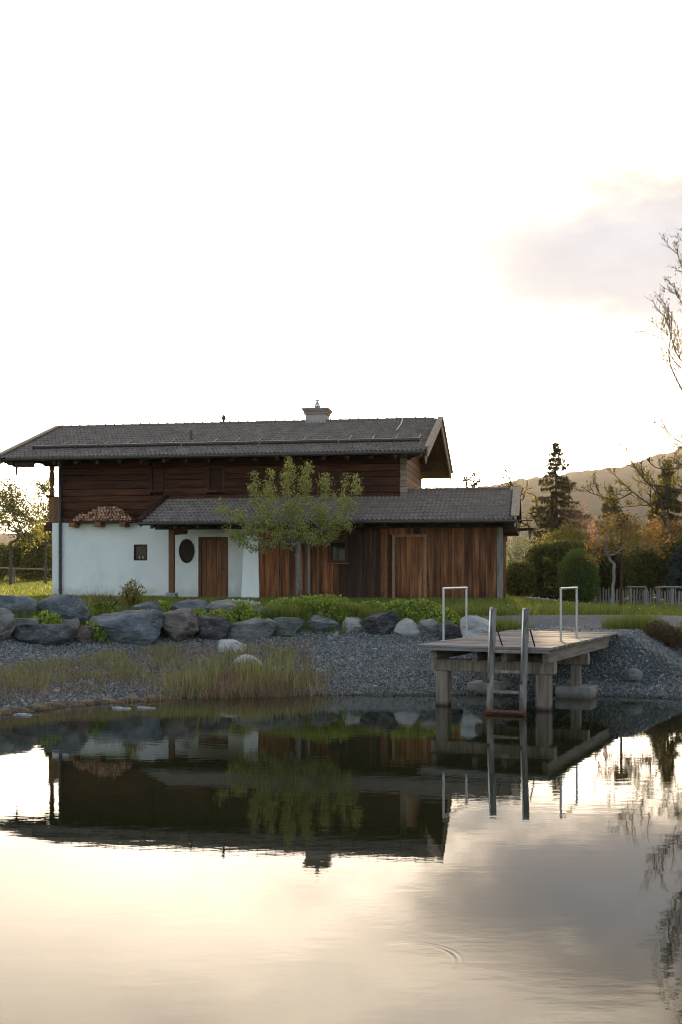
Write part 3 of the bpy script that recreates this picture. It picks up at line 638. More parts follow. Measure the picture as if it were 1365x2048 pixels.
# chimney, vents
cs0, cs1 = hs(615, TR_ + 0.2), hs(655, TR_ + 0.2); ct = hh(830, cs0, TR_)
ch = MB().box((cs0, TR_ - 0.15, HR - 0.5), (cs1, TR_ + 0.6, ct)).build('chimney', M['render_grey'], house)
MB().box((cs0 - 0.05, TR_ - 0.2, ct - 0.001), (cs1 + 0.05, TR_ + 0.65, ct + 0.1), bev=0.02).build('cap_course', M['chimney_cap'], ch)
MB().add([(cs0 - 0.07, TR_ - 0.22, ct + 0.101), (cs1 + 0.07, TR_ - 0.22, ct + 0.101), (cs1 + 0.07, TR_ + 0.67, ct + 0.101), (cs0 - 0.07, TR_ + 0.67, ct + 0.101),
          (cs0 - 0.13, TR_ - 0.28, ct + 0.2), (cs1 + 0.13, TR_ - 0.28, ct + 0.2), (cs1 + 0.13, TR_ + 0.73, ct + 0.2), (cs0 - 0.13, TR_ + 0.73, ct + 0.2),
          (cs0 - 0.11, TR_ - 0.26, ct + 0.24), (cs1 + 0.11, TR_ - 0.26, ct + 0.24), (cs1 + 0.11, TR_ + 0.71, ct + 0.24), (cs0 - 0.11, TR_ + 0.71, ct + 0.24)],
         [(3, 2, 1, 0), (8, 9, 10, 11)] + [(a + i, a + (i + 1) % 4, a + 4 + (i + 1) % 4, a + 4 + i) for a in (0, 4) for i in range(4)]).build('chimney_cap', M['chimney_cap'], ch)
MB().lathe([(0.07, 0), (0.07, 0.06), (0.11, 0.07), (0.115, 0.16), (0.075, 0.26), (0.05, 0.28), (0.05, 0.33), (0.095, 0.35), (0.095, 0.37), (0.01, 0.38)],
           ((cs0 + cs1) / 2, TR_ + 0.22, ct + 0.23), 14).build('flue', M['steel'], ch)
vs_ = hs(389, 3.0); MB().tube([(vs_, 2.6, HE + SLOPE * 2.1), (vs_, 2.6, HE + SLOPE * 2.1 + 0.38)], 0.055, 10).build('vent_pipe', M['gutter'], mroof)
fs_ = hs(448, TR_); MB().lathe([(0.05, 0), (0.04, 0.1), (0.09, 0.14), (0.08, 0.22), (0.03, 0.3)], (fs_, TR_, HR + 0.05), 10).build('vent_cowl', M['gutter'], mroof)
MB().tube([(hs(806, TR_), TR_ - 0.05, HR + 0.09), (hs(804, 4.5), 4.5, HE + SLOPE * 4 + 0.1), (hs(792, 3), 3.2, HE + SLOPE * 2.7 + 0.1)], 0.012, 5).build('lightning_wire', M['galvanised'], mroof)

# balcony on the left gable
bx0 = hs(96, TM + 0.2); bal_top = hh(990, SL, TM)
bal = MB().box((bx0 - 0.03, TM + 0.05, H1 - 0.1), (SU - 0.003, 8.8, H1 + 0.02)).build('balcony', M['beam_wood'], house)
for i in range(24): MB().box((bx0, TM + 0.32 + i * 0.35, H1 + 0.021), (bx0 + 0.03, TM + 0.66 + i * 0.35, bal_top - 0.06)).build('balcony_board', M['dark_wood'], bal)
for i in range(2): MB().box((bx0 + i * 0.215, TM + 0.27, H1 + 0.021), (bx0 + i * 0.215 + 0.21, TM + 0.3, bal_top - 0.06)).build('balcony_board', M['frame_wood'], bal)
MB().box((bx0 - 0.08, TM + 0.22, bal_top - 0.059), (bx0 + 0.1, 8.8, bal_top)).build('hand_rail', M['beam_wood'], bal)
ph0 = bal_top; ph1 = HE + SLOPE * (TM + 0.3 - TE) - 0.5
MB().lathe([(0.085, 0), (0.085, 0.12), (0.06, 0.15), (0.1, 0.22), (0.06, 0.3), (0.07, 0.36), (0.105, 0.55), (0.1, 0.72), (0.065, 0.9), (0.09, 0.94), (0.09, ph1 - ph0 + 0.3)],
           (hs(104, TM + 0.3), TM + 0.32, ph0), 10).build('turned_post', M['frame_wood'], bal)
for tt in (TM + 0.1, 5.0, 8.5): MB().box((bx0 - 0.1, tt, H1 - 0.28), (SL + 0.0, tt + 0.18, H1 - 0.101)).build('bracket_beam', M['beam_wood'], bal)

# firewood shelf
f0, f1 = hs(135, TM - 0.2), hs(276, TM - 0.2)
sh = MB().box((f0, TM - 0.42, H1 - 0.02), (f1, TM - 0.002, H1 + 0.03)).build('wood_shelf', M['beam_wood'], house)
for px in (147, 198, 248): 
    s = hs(px, TM - 0.3); MB().box((s - 0.1, TM - 0.48, H1 - 0.17), (s + 0.12, TM - 0.002, H1 - 0.021), bev=0.01).build('shelf_bracket', M['frame_wood'], sh)
pile = empty('firewood_stack', HO + Matrix.Rotation(-TH, 3, 'Z') @ Vector(((hs(155, TM) + hs(272, TM)) / 2, TM - 0.2, H1 + 0.03)), -TH,
             'heap of split reddish firewood stacked on the shelf under the upper storey', 'firewood')
logs = []
for k_ in range(6):
    n_ = random.choice((3, 4, 5)); a0 = random.random() * 6
    pts = [(0.062 * random.uniform(0.75, 1.1) * math.cos(a0 + 2 * math.pi * j / n_), 0, 0.062 * random.uniform(0.75, 1.1) * math.sin(a0 + 2 * math.pi * j / n_)) for j in range(n_)]
    me = MB().prism(pts, (0, 0.34, 0)).mesh('log'); me.materials.append(M['log_end']); logs.append(me)
half_w = (hs(272, TM) - hs(155, TM)) / 2
for row in range(6):
    wrow = half_w * (1.0, 0.93, 0.8, 0.64, 0.5, 0.3)[row]; n_ = int(2 * wrow / 0.108)
    for i in range(n_):
        o = bpy.data.objects.new('log', random.choice(logs)); COL.objects.link(o); o.parent = pile
        o.location = (-wrow + (i + 0.5) * 2 * wrow / n_ + (0.15 if row > 2 else 0) + random.uniform(-0.012, 0.012), -0.2 + random.uniform(-0.04, 0.02), 0.055 + row * 0.083 + random.uniform(-0.008, 0.008))
        o.rotation_euler = (0, random.random() * 6.28, random.uniform(-0.06, 0.06))

# lean-to: eave t=-0.9, roof climbs to the main wall, right end to its own ridge
LE = -0.9; L0, L1 = hs(283, LE), hs(1031, LE)
LH = hh(1043, L0, LE); LS = 0.36; LRT = 2.3
lroof = slab('lean_to_roof', L0 + 0.03, L1 - 0.03, LE + 0.02, LH - 0.045, TM - 0.02, LH - 0.045 + LS * (TM - 0.04 - LE), 0.09, M['soffit'], house)
hr2 = LH + LS * (LRT - LE)
slab('upper_slope', SR + 0.03, L1 - 0.03, TM - 0.019, LH - 0.045 + LS * (TM - 0.039 - LE), LRT, hr2 - 0.045, 0.09, M['soffit'], lroof)
slab('rear_slope', SR + 0.03, L1 - 0.03, LRT + 0.001, hr2 - 0.04, 5.5, LH + 0.02, 0.09, M['soffit'], lroof)
slab('rear_tiles', SR + 0.03, L1 - 0.03, LRT + 0.001, hr2 + 0.02, 5.55, LH + 0.07, 0.05, M['tile_field'], lroof)
NS = [0]
def single(s, r):
    if s > L1 - 0.06 - 30 * 0.305 and NS[0] < 300: NS[0] += 1; return True
    return False
lay_tiles(lroof, L0 + 0.06, L1 - 0.06, LE - 0.04, LH - 0.03, LS, lambda s: (LRT - LE + 0.03) if s > SR + 0.15 else (TM - LE), single)
for i in range(int((L1 - SR - 0.2) / 0.36)):
    o = bpy.data.objects.new('ridge_tile', ridge_me); COL.objects.link(o); o.parent = lroof; o.location = (SR + 0.1 + i * 0.36, LRT, hr2)
verge(lroof, L1 - 0.03, LE - 0.08, LH - 0.02, LRT, hr2 - 0.02, cap=0.26); verge(lroof, L1 - 0.03, LRT + 0.002, hr2 - 0.02, 5.5, LH + 0.04, m='beam_wood')
verge(lroof, L0 - 0.02, LE - 0.08, LH - 0.02, TM - 0.02, LH - 0.02 + LS * (TM - LE), m='beam_wood', bot=0.16)
MB().tube([(L0 - 0.06, LE - 0.1, LH - 0.07), (L1 + 0.02, LE - 0.1, LH - 0.08)], 0.06, 10).build('gutter', M['gutter'], lroof)
MB().tube([(L1 + 0.02, LE - 0.1, LH - 0.07), (L1 + 0.55, LE + 0.1, LH - 0.06)], 0.02, 6).build('gutter_spout', M['gutter'], lroof)
for i in range(16):
    s = L0 + 0.3 + i * (L1 - L0 - 0.6) / 15
    MB().prism([(s, LE + 0.04, LH - 0.14), (s, TM - 0.03, LH - 0.14 + LS * (TM - LE - 0.07)), (s, TM - 0.03, LH - 0.26 + LS * (TM - LE - 0.07)), (s, LE + 0.04, LH - 0.24)], (0.1, 0, 0)).build('rafter', M['beam_wood'], lroof)
PL, PR = hs(486, 0), hs(518, 0); AR = hs(1004, 0)
wall_h = LH + LS * (0 - LE) - 0.28
# plate beam over the wall, running out under the right verge
MB().prism(carved(L0 + 0.15, L1 + 0.02, 0.02, wall_h + 0.02, 0.3, 1, 0.4), (0, 0.2, 0)).build('plate_beam', M['beam_wood'], house)
MB().box((AR + 0.002, 0.3, wall_h - 0.42), (L1 + 0.02, 4.4, wall_h - 0.0)).build('boxed_overhang', M['beam_wood'], house)
MB().tube([(L1, 1.2, wall_h - 0.32), (L1 + 0.55, 1.15, wall_h - 0.30)], 0.05, 7).build('projecting_log', M['beam_wood'], house)
# porch post on a stone foot with a brace
pp0, pp1 = hs(337, 0), hs(347, 0)
post = MB().box((pp0, 0.03, 0.2), (pp1, 0.2, wall_h - 0.285), bev=0.015).build('porch_post', M['frame_wood'], house)
MB().add([(pp0 - 0.14, -0.1, -0.15), (pp1 + 0.14, -0.1, -0.15), (pp1 + 0.14, 0.33, -0.15), (pp0 - 0.14, 0.33, -0.15), (pp0 - 0.07, -0.03, 0.2), (pp1 + 0.07, -0.03, 0.2), (pp1 + 0.07, 0.26, 0.2), (pp0 - 0.07, 0.26, 0.2)],
         [(3, 2, 1, 0), (4, 5, 6, 7), (0, 1, 5, 4), (1, 2, 6, 5), (2, 3, 7, 6), (3, 0, 4, 7)]).build('stone_foot', M['concrete'], post)
MB().prism([(pp1 + 0.001, 0.05, wall_h - 0.29), (pp1 + 0.001, 0.05, wall_h - 0.46), (pp1 + 0.42, 0.05, wall_h - 0.44), (pp1 + 0.46, 0.05, wall_h - 0.38), (pp1 + 0.46, 0.05, wall_h - 0.29)], (0, 0.13, 0)).build('brace', M['beam_wood'], post)
# battered white pier, annex flank
MB().add([(PL - 0.03, -0.12, -0.2), (PR + 0.04, -0.12, -0.2), (PR + 0.04, 0.55, -0.2), (PL - 0.03, 0.55, -0.2), (PL + 0.06, 0.015, wall_h - 0.285), (PR - 0.03, 0.015, wall_h - 0.285), (PR - 0.03, 0.55, wall_h - 0.285), (PL + 0.06, 0.55, wall_h - 0.285)],
         [(3, 2, 1, 0), (4, 5, 6, 7), (0, 1, 5, 4), (1, 2, 6, 5), (2, 3, 7, 6), (3, 0, 4, 7)]).build('white_pier', M['pier_plaster'], house)
MB().box((PL + 0.1, 0.551, -0.2), (PL + 0.35, TM - 0.001, wall_h + 0.25)).build('porch_side_wall', M['plaster'], house)
MB().box((PL - 0.12, 0.75, 0.02), (PL + 0.08, 1.2, 0.92), bev=0.01).build('porch_bench', M['board_dark'], house)
MB().box((L0 + 0.6, -0.42, -0.3), (PR + 0.1, TM - 0.001, 0.018)).build('porch_floor', M['concrete'], house)
# timber annex wall: vertical boards round a window and a door
AW = (hs(664, 0), hs(691, 0), hh(1120, hs(664, 0), 0), hh(1085, hs(664, 0), 0))
AD = (hs(791, 0), hs(848, 0), 0.02, hh(1074, hs(791, 0), 0))
mb = MB(); quad_wall(mb, PR - 0.02, AR - 0.16, -0.15, wall_h - 0.29, 0.05, 0.12, [AW]); mb.box((AR - 0.2, 0.3, -0.15), (AR - 0.05, 4.6, wall_h)); mb.box((PR, 4.45, -0.15), (AR - 0.201, 4.6, wall_h)); mb.build('lean_to_backing_wall', M['board_dark'], house)  # dark backing added behind the boards to stop light leaking through
s = PR + 0.005; i = 0
random.seed(21)
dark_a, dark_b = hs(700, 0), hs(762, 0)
while s < AR - 0.2:
    bw = min(random.choice((0.15, 0.19, 0.22, 0.26, 0.3)), AR - 0.15 - s)
    a, b = s + 0.004, s + bw - 0.004
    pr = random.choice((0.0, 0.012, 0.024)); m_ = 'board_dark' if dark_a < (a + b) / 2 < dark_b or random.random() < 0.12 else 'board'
    pieces = [(0.0 + random.uniform(-0.03, 0.02), wall_h - 0.29)]
    if a < AW[1] + 0.07 and b > AW[0] - 0.07: pieces = [(0.0, AW[2] - 0.06), (AW[3] + 0.06, wall_h - 0.29)]
    if a < AD[1] + 0.02 and b > AD[0] - 0.02: pieces = [(AD[3] + 0.07, wall_h - 0.29)]
    for z0, z1 in pieces:
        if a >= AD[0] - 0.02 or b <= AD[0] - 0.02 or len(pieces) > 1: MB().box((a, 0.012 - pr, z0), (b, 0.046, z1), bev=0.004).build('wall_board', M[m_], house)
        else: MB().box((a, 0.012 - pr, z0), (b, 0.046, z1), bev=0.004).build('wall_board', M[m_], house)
    s += bw; i += 1
for px in (555, 612, 635, 770, 905, 925):       # raised battens between the boards
    s = hs(px, 0); MB().box((s, -0.05, 0.0), (s + 0.07, -0.014, wall_h - 0.3), bev=0.006).build('batten', M['frame_wood'], house)
w = MB()
for a, b in (((AW[0] - 0.11, AW[2] - 0.1), (AW[0], AW[3] + 0.1)), ((AW[1], AW[2] - 0.1), (AW[1] + 0.11, AW[3] + 0.1)), ((AW[0], AW[2] - 0.1), (AW[1], AW[2])), ((AW[0], AW[3]), (AW[1], AW[3] + 0.1))):
    w.box((a[0], -0.05, a[1]), (b[0], 0.14, b[1]))
aw = w.build('annex_window', M['beam_wood'], house)
MB().box((AW[0], 0.07, AW[2]), (AW[1], 0.08, AW[3])).build('pane', M['glass'], aw)
MB().box((AW[0] - 0.15, -0.1, AW[2] - 0.135), (AW[1] + 0.15, -0.03, AW[2] - 0.101)).build('sill', M['frame_wood'], aw)
d = MB()
for a, b, c, e_ in ((AD[0] - 0.1, AD[0], 0.0, AD[3] + 0.08), (AD[1], AD[1] + 0.1, 0.0, AD[3] + 0.08), (AD[0], AD[1], AD[3], AD[3] + 0.08)): d.box((a, -0.055, c), (b, 0.046, e_))
ad = d.build('annex_door', M['door_frame'], house)
nb = 5; bw = (AD[1] - AD[0]) / nb
for i in range(nb): MB().box((AD[0] + i * bw + 0.004, -0.005 - 0.008 * (i % 2), 0.02), (AD[0] + (i + 1) * bw - 0.004, 0.044, AD[3] - 0.004), bev=0.004).build('door_board', M['board'], ad)
MB().box((AD[1] - 0.16, -0.04, 0.9), (AD[1] - 0.12, -0.014, 1.15)).build('handle', M['pipe_metal'], ad)
MB().box((AR - 0.15, -0.04, -0.05), (AR + 0.03, 0.16, wall_h - 0.29), bev=0.01).build('corner_post', M['grey_wood'], house)
for i in range(17): MB().box((AR - 0.045, 0.17 + i * 0.26, -0.02), (AR - 0.01 + 0.012 * (i % 2), 0.42 + i * 0.26, wall_h - 0.0)).build('side_board', M['grey_wood' if i < 3 else 'board'], house)

# ------------------------------------------------------------------ path, dock
def deckp(u, v, z=0.0): q = DO + DU * u + DV * v; return (q[0], q[1], z)
def sheet(name, pts, m, lift=0.012, n=10):
    """strip between two polylines draped on the ground"""
    A, B = pts; V = []; k_ = len(A)
    for a, b in zip(A, B):
        for j in range(n + 1):
            q = np.array(a) + (np.array(b) - np.array(a)) * j / n; V.append((q[0], q[1], gz(q[0], q[1]) + 0.02 + lift))
    Fq = [(i * (n + 1) + j, i * (n + 1) + j + 1, (i + 1) * (n + 1) + j + 1, (i + 1) * (n + 1) + j) for i in range(k_ - 1) for j in range(n)]
    return link(name, fast_mesh(name, V, Fq, True), m)
pa = [(2.0, 28.2), (3.2, 27.7), (4.3, 27.0), (5.4, 26.6), (6.4, 26.9), (8, 27.7), (11, 28.4), (16, 28.8), (26, 29)]
pb = [(2.0, 29.0), (3.2, 29.0), (4.3, 29.15), (5.4, 29.2), (6.6, 29.25), (8.3, 29.3), (11, 29.6), (16, 30.2), (26, 30.6)]
tag(sheet('path', (pa, pb), M['asphalt']), 'grey asphalt path behind the wooden dock', 'path', kind='structure')
ra = [deckp(0.1, 5.7)[:2], deckp(0.7, 5.7)[:2], deckp(1.5, 5.7)[:2], deckp(2.35, 5.7)[:2]]
rb = [(4.2, 28.0), (5.2, 28.0), (6.2, 28.0), (7.2, 28.2)]
tag(sheet('path', (ra, rb), M['asphalt'], 0.006), 'grey asphalt apron joining the path to the dock', 'path', kind='structure')

dock = empty('wooden_dock', (DO[0], DO[1], 0), -DA, 'weathered wooden plank dock on posts reaching over the pond', 'dock')
npl = 41; pw = DECK_L / npl
random.seed(4)
for i in range(npl):
    MB().box((-0.03 + random.uniform(-0.015, 0.01), i * pw + 0.004, DECK_Z - 0.042), (DECK_W + 0.02 + random.uniform(-0.01, 0.015), (i + 1) * pw - 0.004, DECK_Z + random.uniform(-0.004, 0.003)), bev=0.005).build('plank', M['deck_wood'], dock)
for u in (0.12, 0.88, 1.42, DECK_W - 0.2):
    MB().box((u, 0.32 if u < 2 else 0.28, DECK_Z - 0.29), (u + 0.1, DECK_L + 0.05, DECK_Z - 0.044)).build('joist', M['deck_beam'], dock)
MB().box((0.03, 0.02, DECK_Z - 0.10), (DECK_W - 0.03, 0.1, DECK_Z - 0.043)).build('front_trim', M['deck_wood'], dock)
for v, u0, u1 in ((0.62, 0.0, 2.28), (3.05, 0.05, 2.32)):
    MB().box((u0, v, DECK_Z - 0.51), (u1, v + 0.2, DECK_Z - 0.292), bev=0.012).build('cross_beam', M['post_wood'], dock)
for u, v, z0, r_ in ((0.1, 0.61, -0.9, 0.11), (1.95, 0.61, -0.9, 0.12), (0.2, 3.06, 0.2, 0.09), (1.98, 3.06, 0.2, 0.09)):
    MB().box((u, v, z0), (u + 2 * r_, v + 2 * r_, DECK_Z - 0.512), bev=0.015).build('post', M['post_wood'], dock)
for u, txt in ((0.28, 'concrete footing under the rear left dock post'), (2.08, 'concrete footing under the rear right dock post')):
    q = deckp(u, 3.15); f = MB(); f.box((-0.34, -0.3, -0.75), (0.34, 0.3, 0.22), bev=0.015)
    o = f.build('concrete_footing', M['concrete'], None); o.location = (q[0], q[1], 0); o.rotation_euler = (0, 0, -DA); tag(o, txt, 'footing', 'dock footings')

# handrails
def handrail(pn, pf, label):
    a = Vector((*pn, DECK_Z)); b = Vector((*pf, DECK_Z)); c = (a + b) / 2
    e_ = empty('handrail', c, 0, label, 'handrail', 'steel handrails on the dock'); ht = 0.98
    for q in (a, b):
        q = q - c; MB().tube([q + Vector((0, 0, 0.002)), q + Vector((0, 0, ht))], 0.022, 10).build('upright', M['galvanised'], e_)
        MB().lathe([(0.05, 0.002), (0.05, 0.012), (0.026, 0.016)], q, 12).build('base_plate', M['galvanised'], e_)
    d_ = (b - a).normalized() * 0.021
    MB().tube([a - c + Vector((0, 0, ht)) - d_, b - c + Vector((0, 0, ht)) + d_], 0.0225, 10).build('top_bar', M['galvanised'], e_)
handrail(deckp(0.09, 1.05)[:2], deckp(0.09, 2.38)[:2], 'steel U handrail standing on the left edge of the dock')
handrail(deckp(2.06, 1.98)[:2], deckp(2.06, 3.25)[:2], 'steel U handrail standing on the right edge of the dock')

# ladder
lq = deckp(1.66, -0.02)
lad = empty('pool_ladder', (lq[0], lq[1], 0), -DA, 'grey wooden swim ladder with steel grips at the front of the dock', 'ladder')
lean = 0.21; zt = DECK_Z + 0.66
def lpt(z): return -0.22 + lean * (z / zt)
for u in (-0.29, 0.29):
    MB().prism([(u - 0.056, lpt(-0.7), -0.7), (u + 0.056, lpt(-0.7), -0.7), (u + 0.056, lpt(-0.7) + 0.05, -0.7), (u - 0.056, lpt(-0.7) + 0.05, -0.7)], (0, lpt(zt) - lpt(-0.7), zt + 0.7)).build('stringer', M['ladder_wood'], lad)
    gz0, gz1 = 0.58, zt - 0.05
    MB().tube([(u - 0.03, lpt(gz0) - 0.002, gz0), (u - 0.03, lpt(gz0) - 0.045, gz0 + 0.04), (u - 0.03, lpt(gz1) - 0.045, gz1), (u - 0.03, lpt(gz1) - 0.03, gz1 + 0.05), (u - 0.01, lpt(gz1) - 0.002, gz1 + 0.045)], 0.014, 8).build('steel_grip', M['steel'], lad)
    MB().box((u - 0.06, lpt(gz0) - 0.012, gz0 - 0.06), (u - 0.01, lpt(gz0) - 0.001, gz0 - 0.01)).build('grip_clip', M['pipe_metal'], lad)
    MB().box((u + 0.075, 0.0, 0.0), (u + 0.095, 0.016, 0.62), Matrix.Translation((0, lpt(DECK_Z + 0.28) + 0.03, DECK_Z + 0.3)) @ Matrix.Rotation(R(213), 4, 'X') @ Matrix.Translation((0, 0, -0.0))).build('brace', M['pipe_metal'], lad) if False else \
        MB().tube([(u + 0.08, lpt(DECK_Z + 0.3) + 0.04, DECK_Z + 0.3), (u + 0.085, 0.27, DECK_Z + 0.006)], 0.014, 6).build('brace', M['pipe_metal'], lad)
for i, z in enumerate((0.05, 0.38, 0.72, 1.06)):
    if i == 0: MB().tube([(-0.335, lpt(z) - 0.02, z), (0.335, lpt(z) - 0.02, z)], 0.034, 8).build('rung', M['rust'], lad)['label'] = 'rusty bottom rung'
    else: MB().box((-0.233, lpt(z) - 0.02, z - 0.026), (0.233, lpt(z) + 0.075, z + 0.026), bev=0.008).build('rung', M['ladder_wood'], lad)

# ------------------------------------------------------------------ boulders
import bmesh
bm = bmesh.new(); bmesh.ops.create_icosphere(bm, subdivisions=4, radius=1.0)
ICO_V = np.array([v.co[:] for v in bm.verts]); ICO_F = np.array([[v.index for v in f.verts] for f in bm.faces]); bm.free()
def fbm(P, sc_, off):
    return np.array([mnoise.fractal(Vector((a * sc_ + off, b * sc_, c * sc_)), 0.9, 2.1, 5) for a, b, c in P])
def rock(label, box, Y, m, depth=0.8, strata=0.0, angular=1.0, seed=0, sink=0.12, name='boulder', group='boulders edging the gravel bank', flat_top=False):
    rg = np.random.default_rng(seed + 100); V = ICO_V.copy()
    ns = rg.normal(size=(15, 3)); ns[:, 2] *= 0.8; ns /= np.linalg.norm(ns, axis=1)[:, None]
    tl = rg.uniform(-0.35, 0.35); ns[0] = (0.05, 0.02, 0.998) if flat_top else (tl, -0.25, 0.9)
    for j, n_ in enumerate(ns):
        d_ = ((0.48 if flat_top else 0.56) if j == 0 else rg.uniform(0.50, 0.82)) / angular
        dd = V @ n_; over = np.maximum(dd - d_, 0); V -= np.outer(over * 0.99, n_)
    f = fbm(V, 1.1, seed * 3.7) * 0.09 + fbm(V, 3.5, seed * 1.9) * 0.05 + np.abs(fbm(V, 6.0, seed * 2.3)) * 0.075 - np.abs(fbm(V, 2.2, seed * 5.1)) * 0.06
    V *= (1 + f)[:, None]
    if strata:
        ax = np.array((rg.uniform(-0.35, 0.35), 0.15, 1.0)); ax /= np.linalg.norm(ax)
        q = V @ ax * 5.0 + fbm(V, 1.0, seed) * 0.8; saw = q - np.floor(q)
        out = V.copy(); out[:, 2] = 0; V += out * ((saw - 0.5) * strata)[:, None]
    lo, hi = V.min(0), V.max(0); V = (V - lo) / (hi - lo)
    x0, y0, x1, y1 = box; x0, x1 = x0 - 0.05 * (x1 - x0), x1 + 0.05 * (x1 - x0); w_ = (x1 - x0) * Y / FPX; h_ = (y1 - y0) * Y / FPX; zt_ = CAMZ - (y0 - HY) * Y / FPX; xc = xat((x0 + x1) / 2, Y)
    zb = min(zt_ - h_, gz(xc, Y)) - sink
    V[:, 0] = (V[:, 0] - 0.5) * w_; V[:, 1] = (V[:, 1] - 0.5) * w_ * depth; V[:, 2] = V[:, 2] * (zt_ - zb)
    o = link(name, fast_mesh(name, V, ICO_F), M[m]); o.location = (xc, Y + w_ * depth * 0.25, zb)
    return tag(o, label, 'boulder', group)
RK = [
 ('square blue-grey boulder with a flat top at the far left of the upper row', (-12, 1189, 72, 1245), 27.2, 'rock_blue', dict(flat_top=True)),
 ('big rounded blue-grey boulder at the left house corner, upper row', (74, 1189, 174, 1246), 27.2, 'rock_blue', dict()),
 ('pale grey boulder cut off by the left picture edge', (-45, 1216, 25, 1291), 25.4, 'rock_grey', dict()),
 ('thin pale slab lying on top of the dark slab at left', (14, 1236, 80, 1262), 26.1, 'rock_grey', dict(flat_top=True)),
 ('long dark slab with a flat top at the lower left', (22, 1249, 142, 1293), 25.6, 'rock_dark', dict(strata=0.1, flat_top=True)),
 ('brown weathered boulder right of the dark slab', (120, 1236, 158, 1284), 26.0, 'rock_brown', dict()),
 ('small reddish block left of the large blue slate boulder', (146, 1252, 184, 1284), 26.0, 'rock_red', dict(flat_top=True)),
 ('largest blue slate boulder, shaped like a low triangle', (178, 1220, 318, 1285), 26.4, 'rock_blue', dict(depth=0.6)),
 ('brown-grey peaked boulder right of the large blue slate boulder', (306, 1216, 394, 1281), 26.9, 'rock_brown', dict()),
 ('dark squat boulder below the porch', (388, 1231, 456, 1280), 27.2, 'rock_dark', dict()),
 ('blue boulder of the upper row below the small house window', (262, 1202, 324, 1234), 28.4, 'rock_blue', dict()),
 ('slate boulder of the upper row below the oval window', (342, 1199, 418, 1234), 28.7, 'rock_blue', dict(strata=0.1)),
 ('mottled boulder of the upper row below the porch door', (414, 1199, 484, 1232), 28.9, 'rock_grey', dict()),
 ('wide pale grey boulder below the white pier', (446, 1236, 550, 1281), 27.5, 'rock_grey', dict(depth=0.6)),
 ('layered blue boulder of the upper row right of the white pier', (500, 1212, 554, 1244), 28.8, 'rock_blue', dict(strata=0.22)),
 ('dark greenish boulder left of the small tree', (540, 1234, 606, 1275), 27.8, 'rock_green', dict()),
 ('blue layered boulder below the small tree', (600, 1231, 680, 1267), 28.2, 'rock_blue', dict(strata=0.12)),
 ('light tan boulder between two dark ones below the annex window', (680, 1234, 736, 1267), 28.3, 'rock_light', dict(strata=0.06)),
 ('dark slate boulder with stepped layers below the annex', (724, 1222, 799, 1271), 28.0, 'rock_dark', dict(strata=0.28)),
 ('pale whitish boulder right of the stepped dark slate', (790, 1237, 850, 1274), 27.9, 'rock_light', dict()),
 ('mid grey boulder just left of the steel handrail', (840, 1239, 890, 1272), 27.7, 'rock_grey', dict()),
 ('dark low boulder behind the left handrail', (880, 1242, 930, 1275), 27.4, 'rock_dark', dict()),
 ('large white boulder beside the dock', (926, 1231, 990, 1281), 26.6, 'rock_light', dict(strata=0.05)),
 ('small pale boulder among the reeds, farther from the water', (436, 1280, 492, 1308), 26.1, 'rock_light', dict(sink=0.1)),
 ('small pale boulder among the reeds, nearer the water', (460, 1310, 524, 1338), 24.75, 'rock_light', dict(sink=0.1)),
 ('lone round boulder on the gravel right of the dock', (1251, 1337, 1288, 1372), 23.3, 'rock_grey', dict(angular=0.62, sink=0.05)),
 ('low pale stone at the landward end of the dock', (1226, 1261, 1262, 1284), 25.9, 'rock_grey', dict()),
 ('flat dark stone beside the pale stone at the dock end', (1252, 1266, 1288, 1283), 26.1, 'rock_dark', dict(flat_top=True)),
]
for i, (lb, bx, Y, m_, kw) in enumerate(RK): rock(lb, bx, Y, m_, seed=i, **kw)
for i, (a, b, c, d_, lb) in enumerate(((222, 1414, 264, 1422, 'flat pale stone awash at the sandy edge, left of its pair'), (272, 1413, 312, 1421, 'flat pale stone awash at the sandy edge, right of its pair'),
                                       (26, 1428, 70, 1435, 'flat pale stone awash near the left picture edge'))):
    Y = FPX * CAMZ / ((b + d_) / 2 - HY); rock(lb, (a, b - 1, c, d_), Y, 'rock_light', seed=60 + i, name='flat_stone', group='flat stones awash at the shore', sink=0.06, flat_top=True, depth=0.5)

# ------------------------------------------------------------------ scatter geometry
def rot_rand(n, rg, tilt=1.0):
    """random orthonormal frames (n,3,3)"""
    a = rg.normal(size=(n, 3)); a[:, 2] *= tilt; a /= np.linalg.norm(a, axis=1)[:, None]
    b = rg.normal(size=(n, 3)); b -= (b * a).sum(1)[:, None] * a; b /= np.linalg.norm(b, axis=1)[:, None]
    return a, b, np.cross(a, b)
def leaf_mesh(name, P, size, rg, aspect=0.5, jitter=0.4, droop=None):
    """rhombic leaves with a crease: 4 verts, 2 triangles each"""
    n = len(P); a, b, c = rot_rand(n, rg)
    if droop is not None: a = a * (1 - droop) + np.array((0, 0, -1.0)) * droop; a /= np.linalg.norm(a, axis=1)[:, None]; b -= (b * a).sum(1)[:, None] * a; b /= np.linalg.norm(b, axis=1)[:, None]; c = np.cross(a, b)
    s = size * (1 + jitter * rg.uniform(-1, 1, n))[:, None]
    V = np.stack([P - a * s * 0.5, P + b * s * aspect * 0.5 + c * s * 0.08, P + a * s * 0.5, P - b * s * aspect * 0.5 + c * s * 0.08], 1).reshape(-1, 3)
    base_ = np.arange(n)[:, None] * 4
    Fq = np.concatenate([base_ + np.array((0, 1, 2)), base_ + np.array((0, 2, 3))])
    return fast_mesh(name, V, Fq)
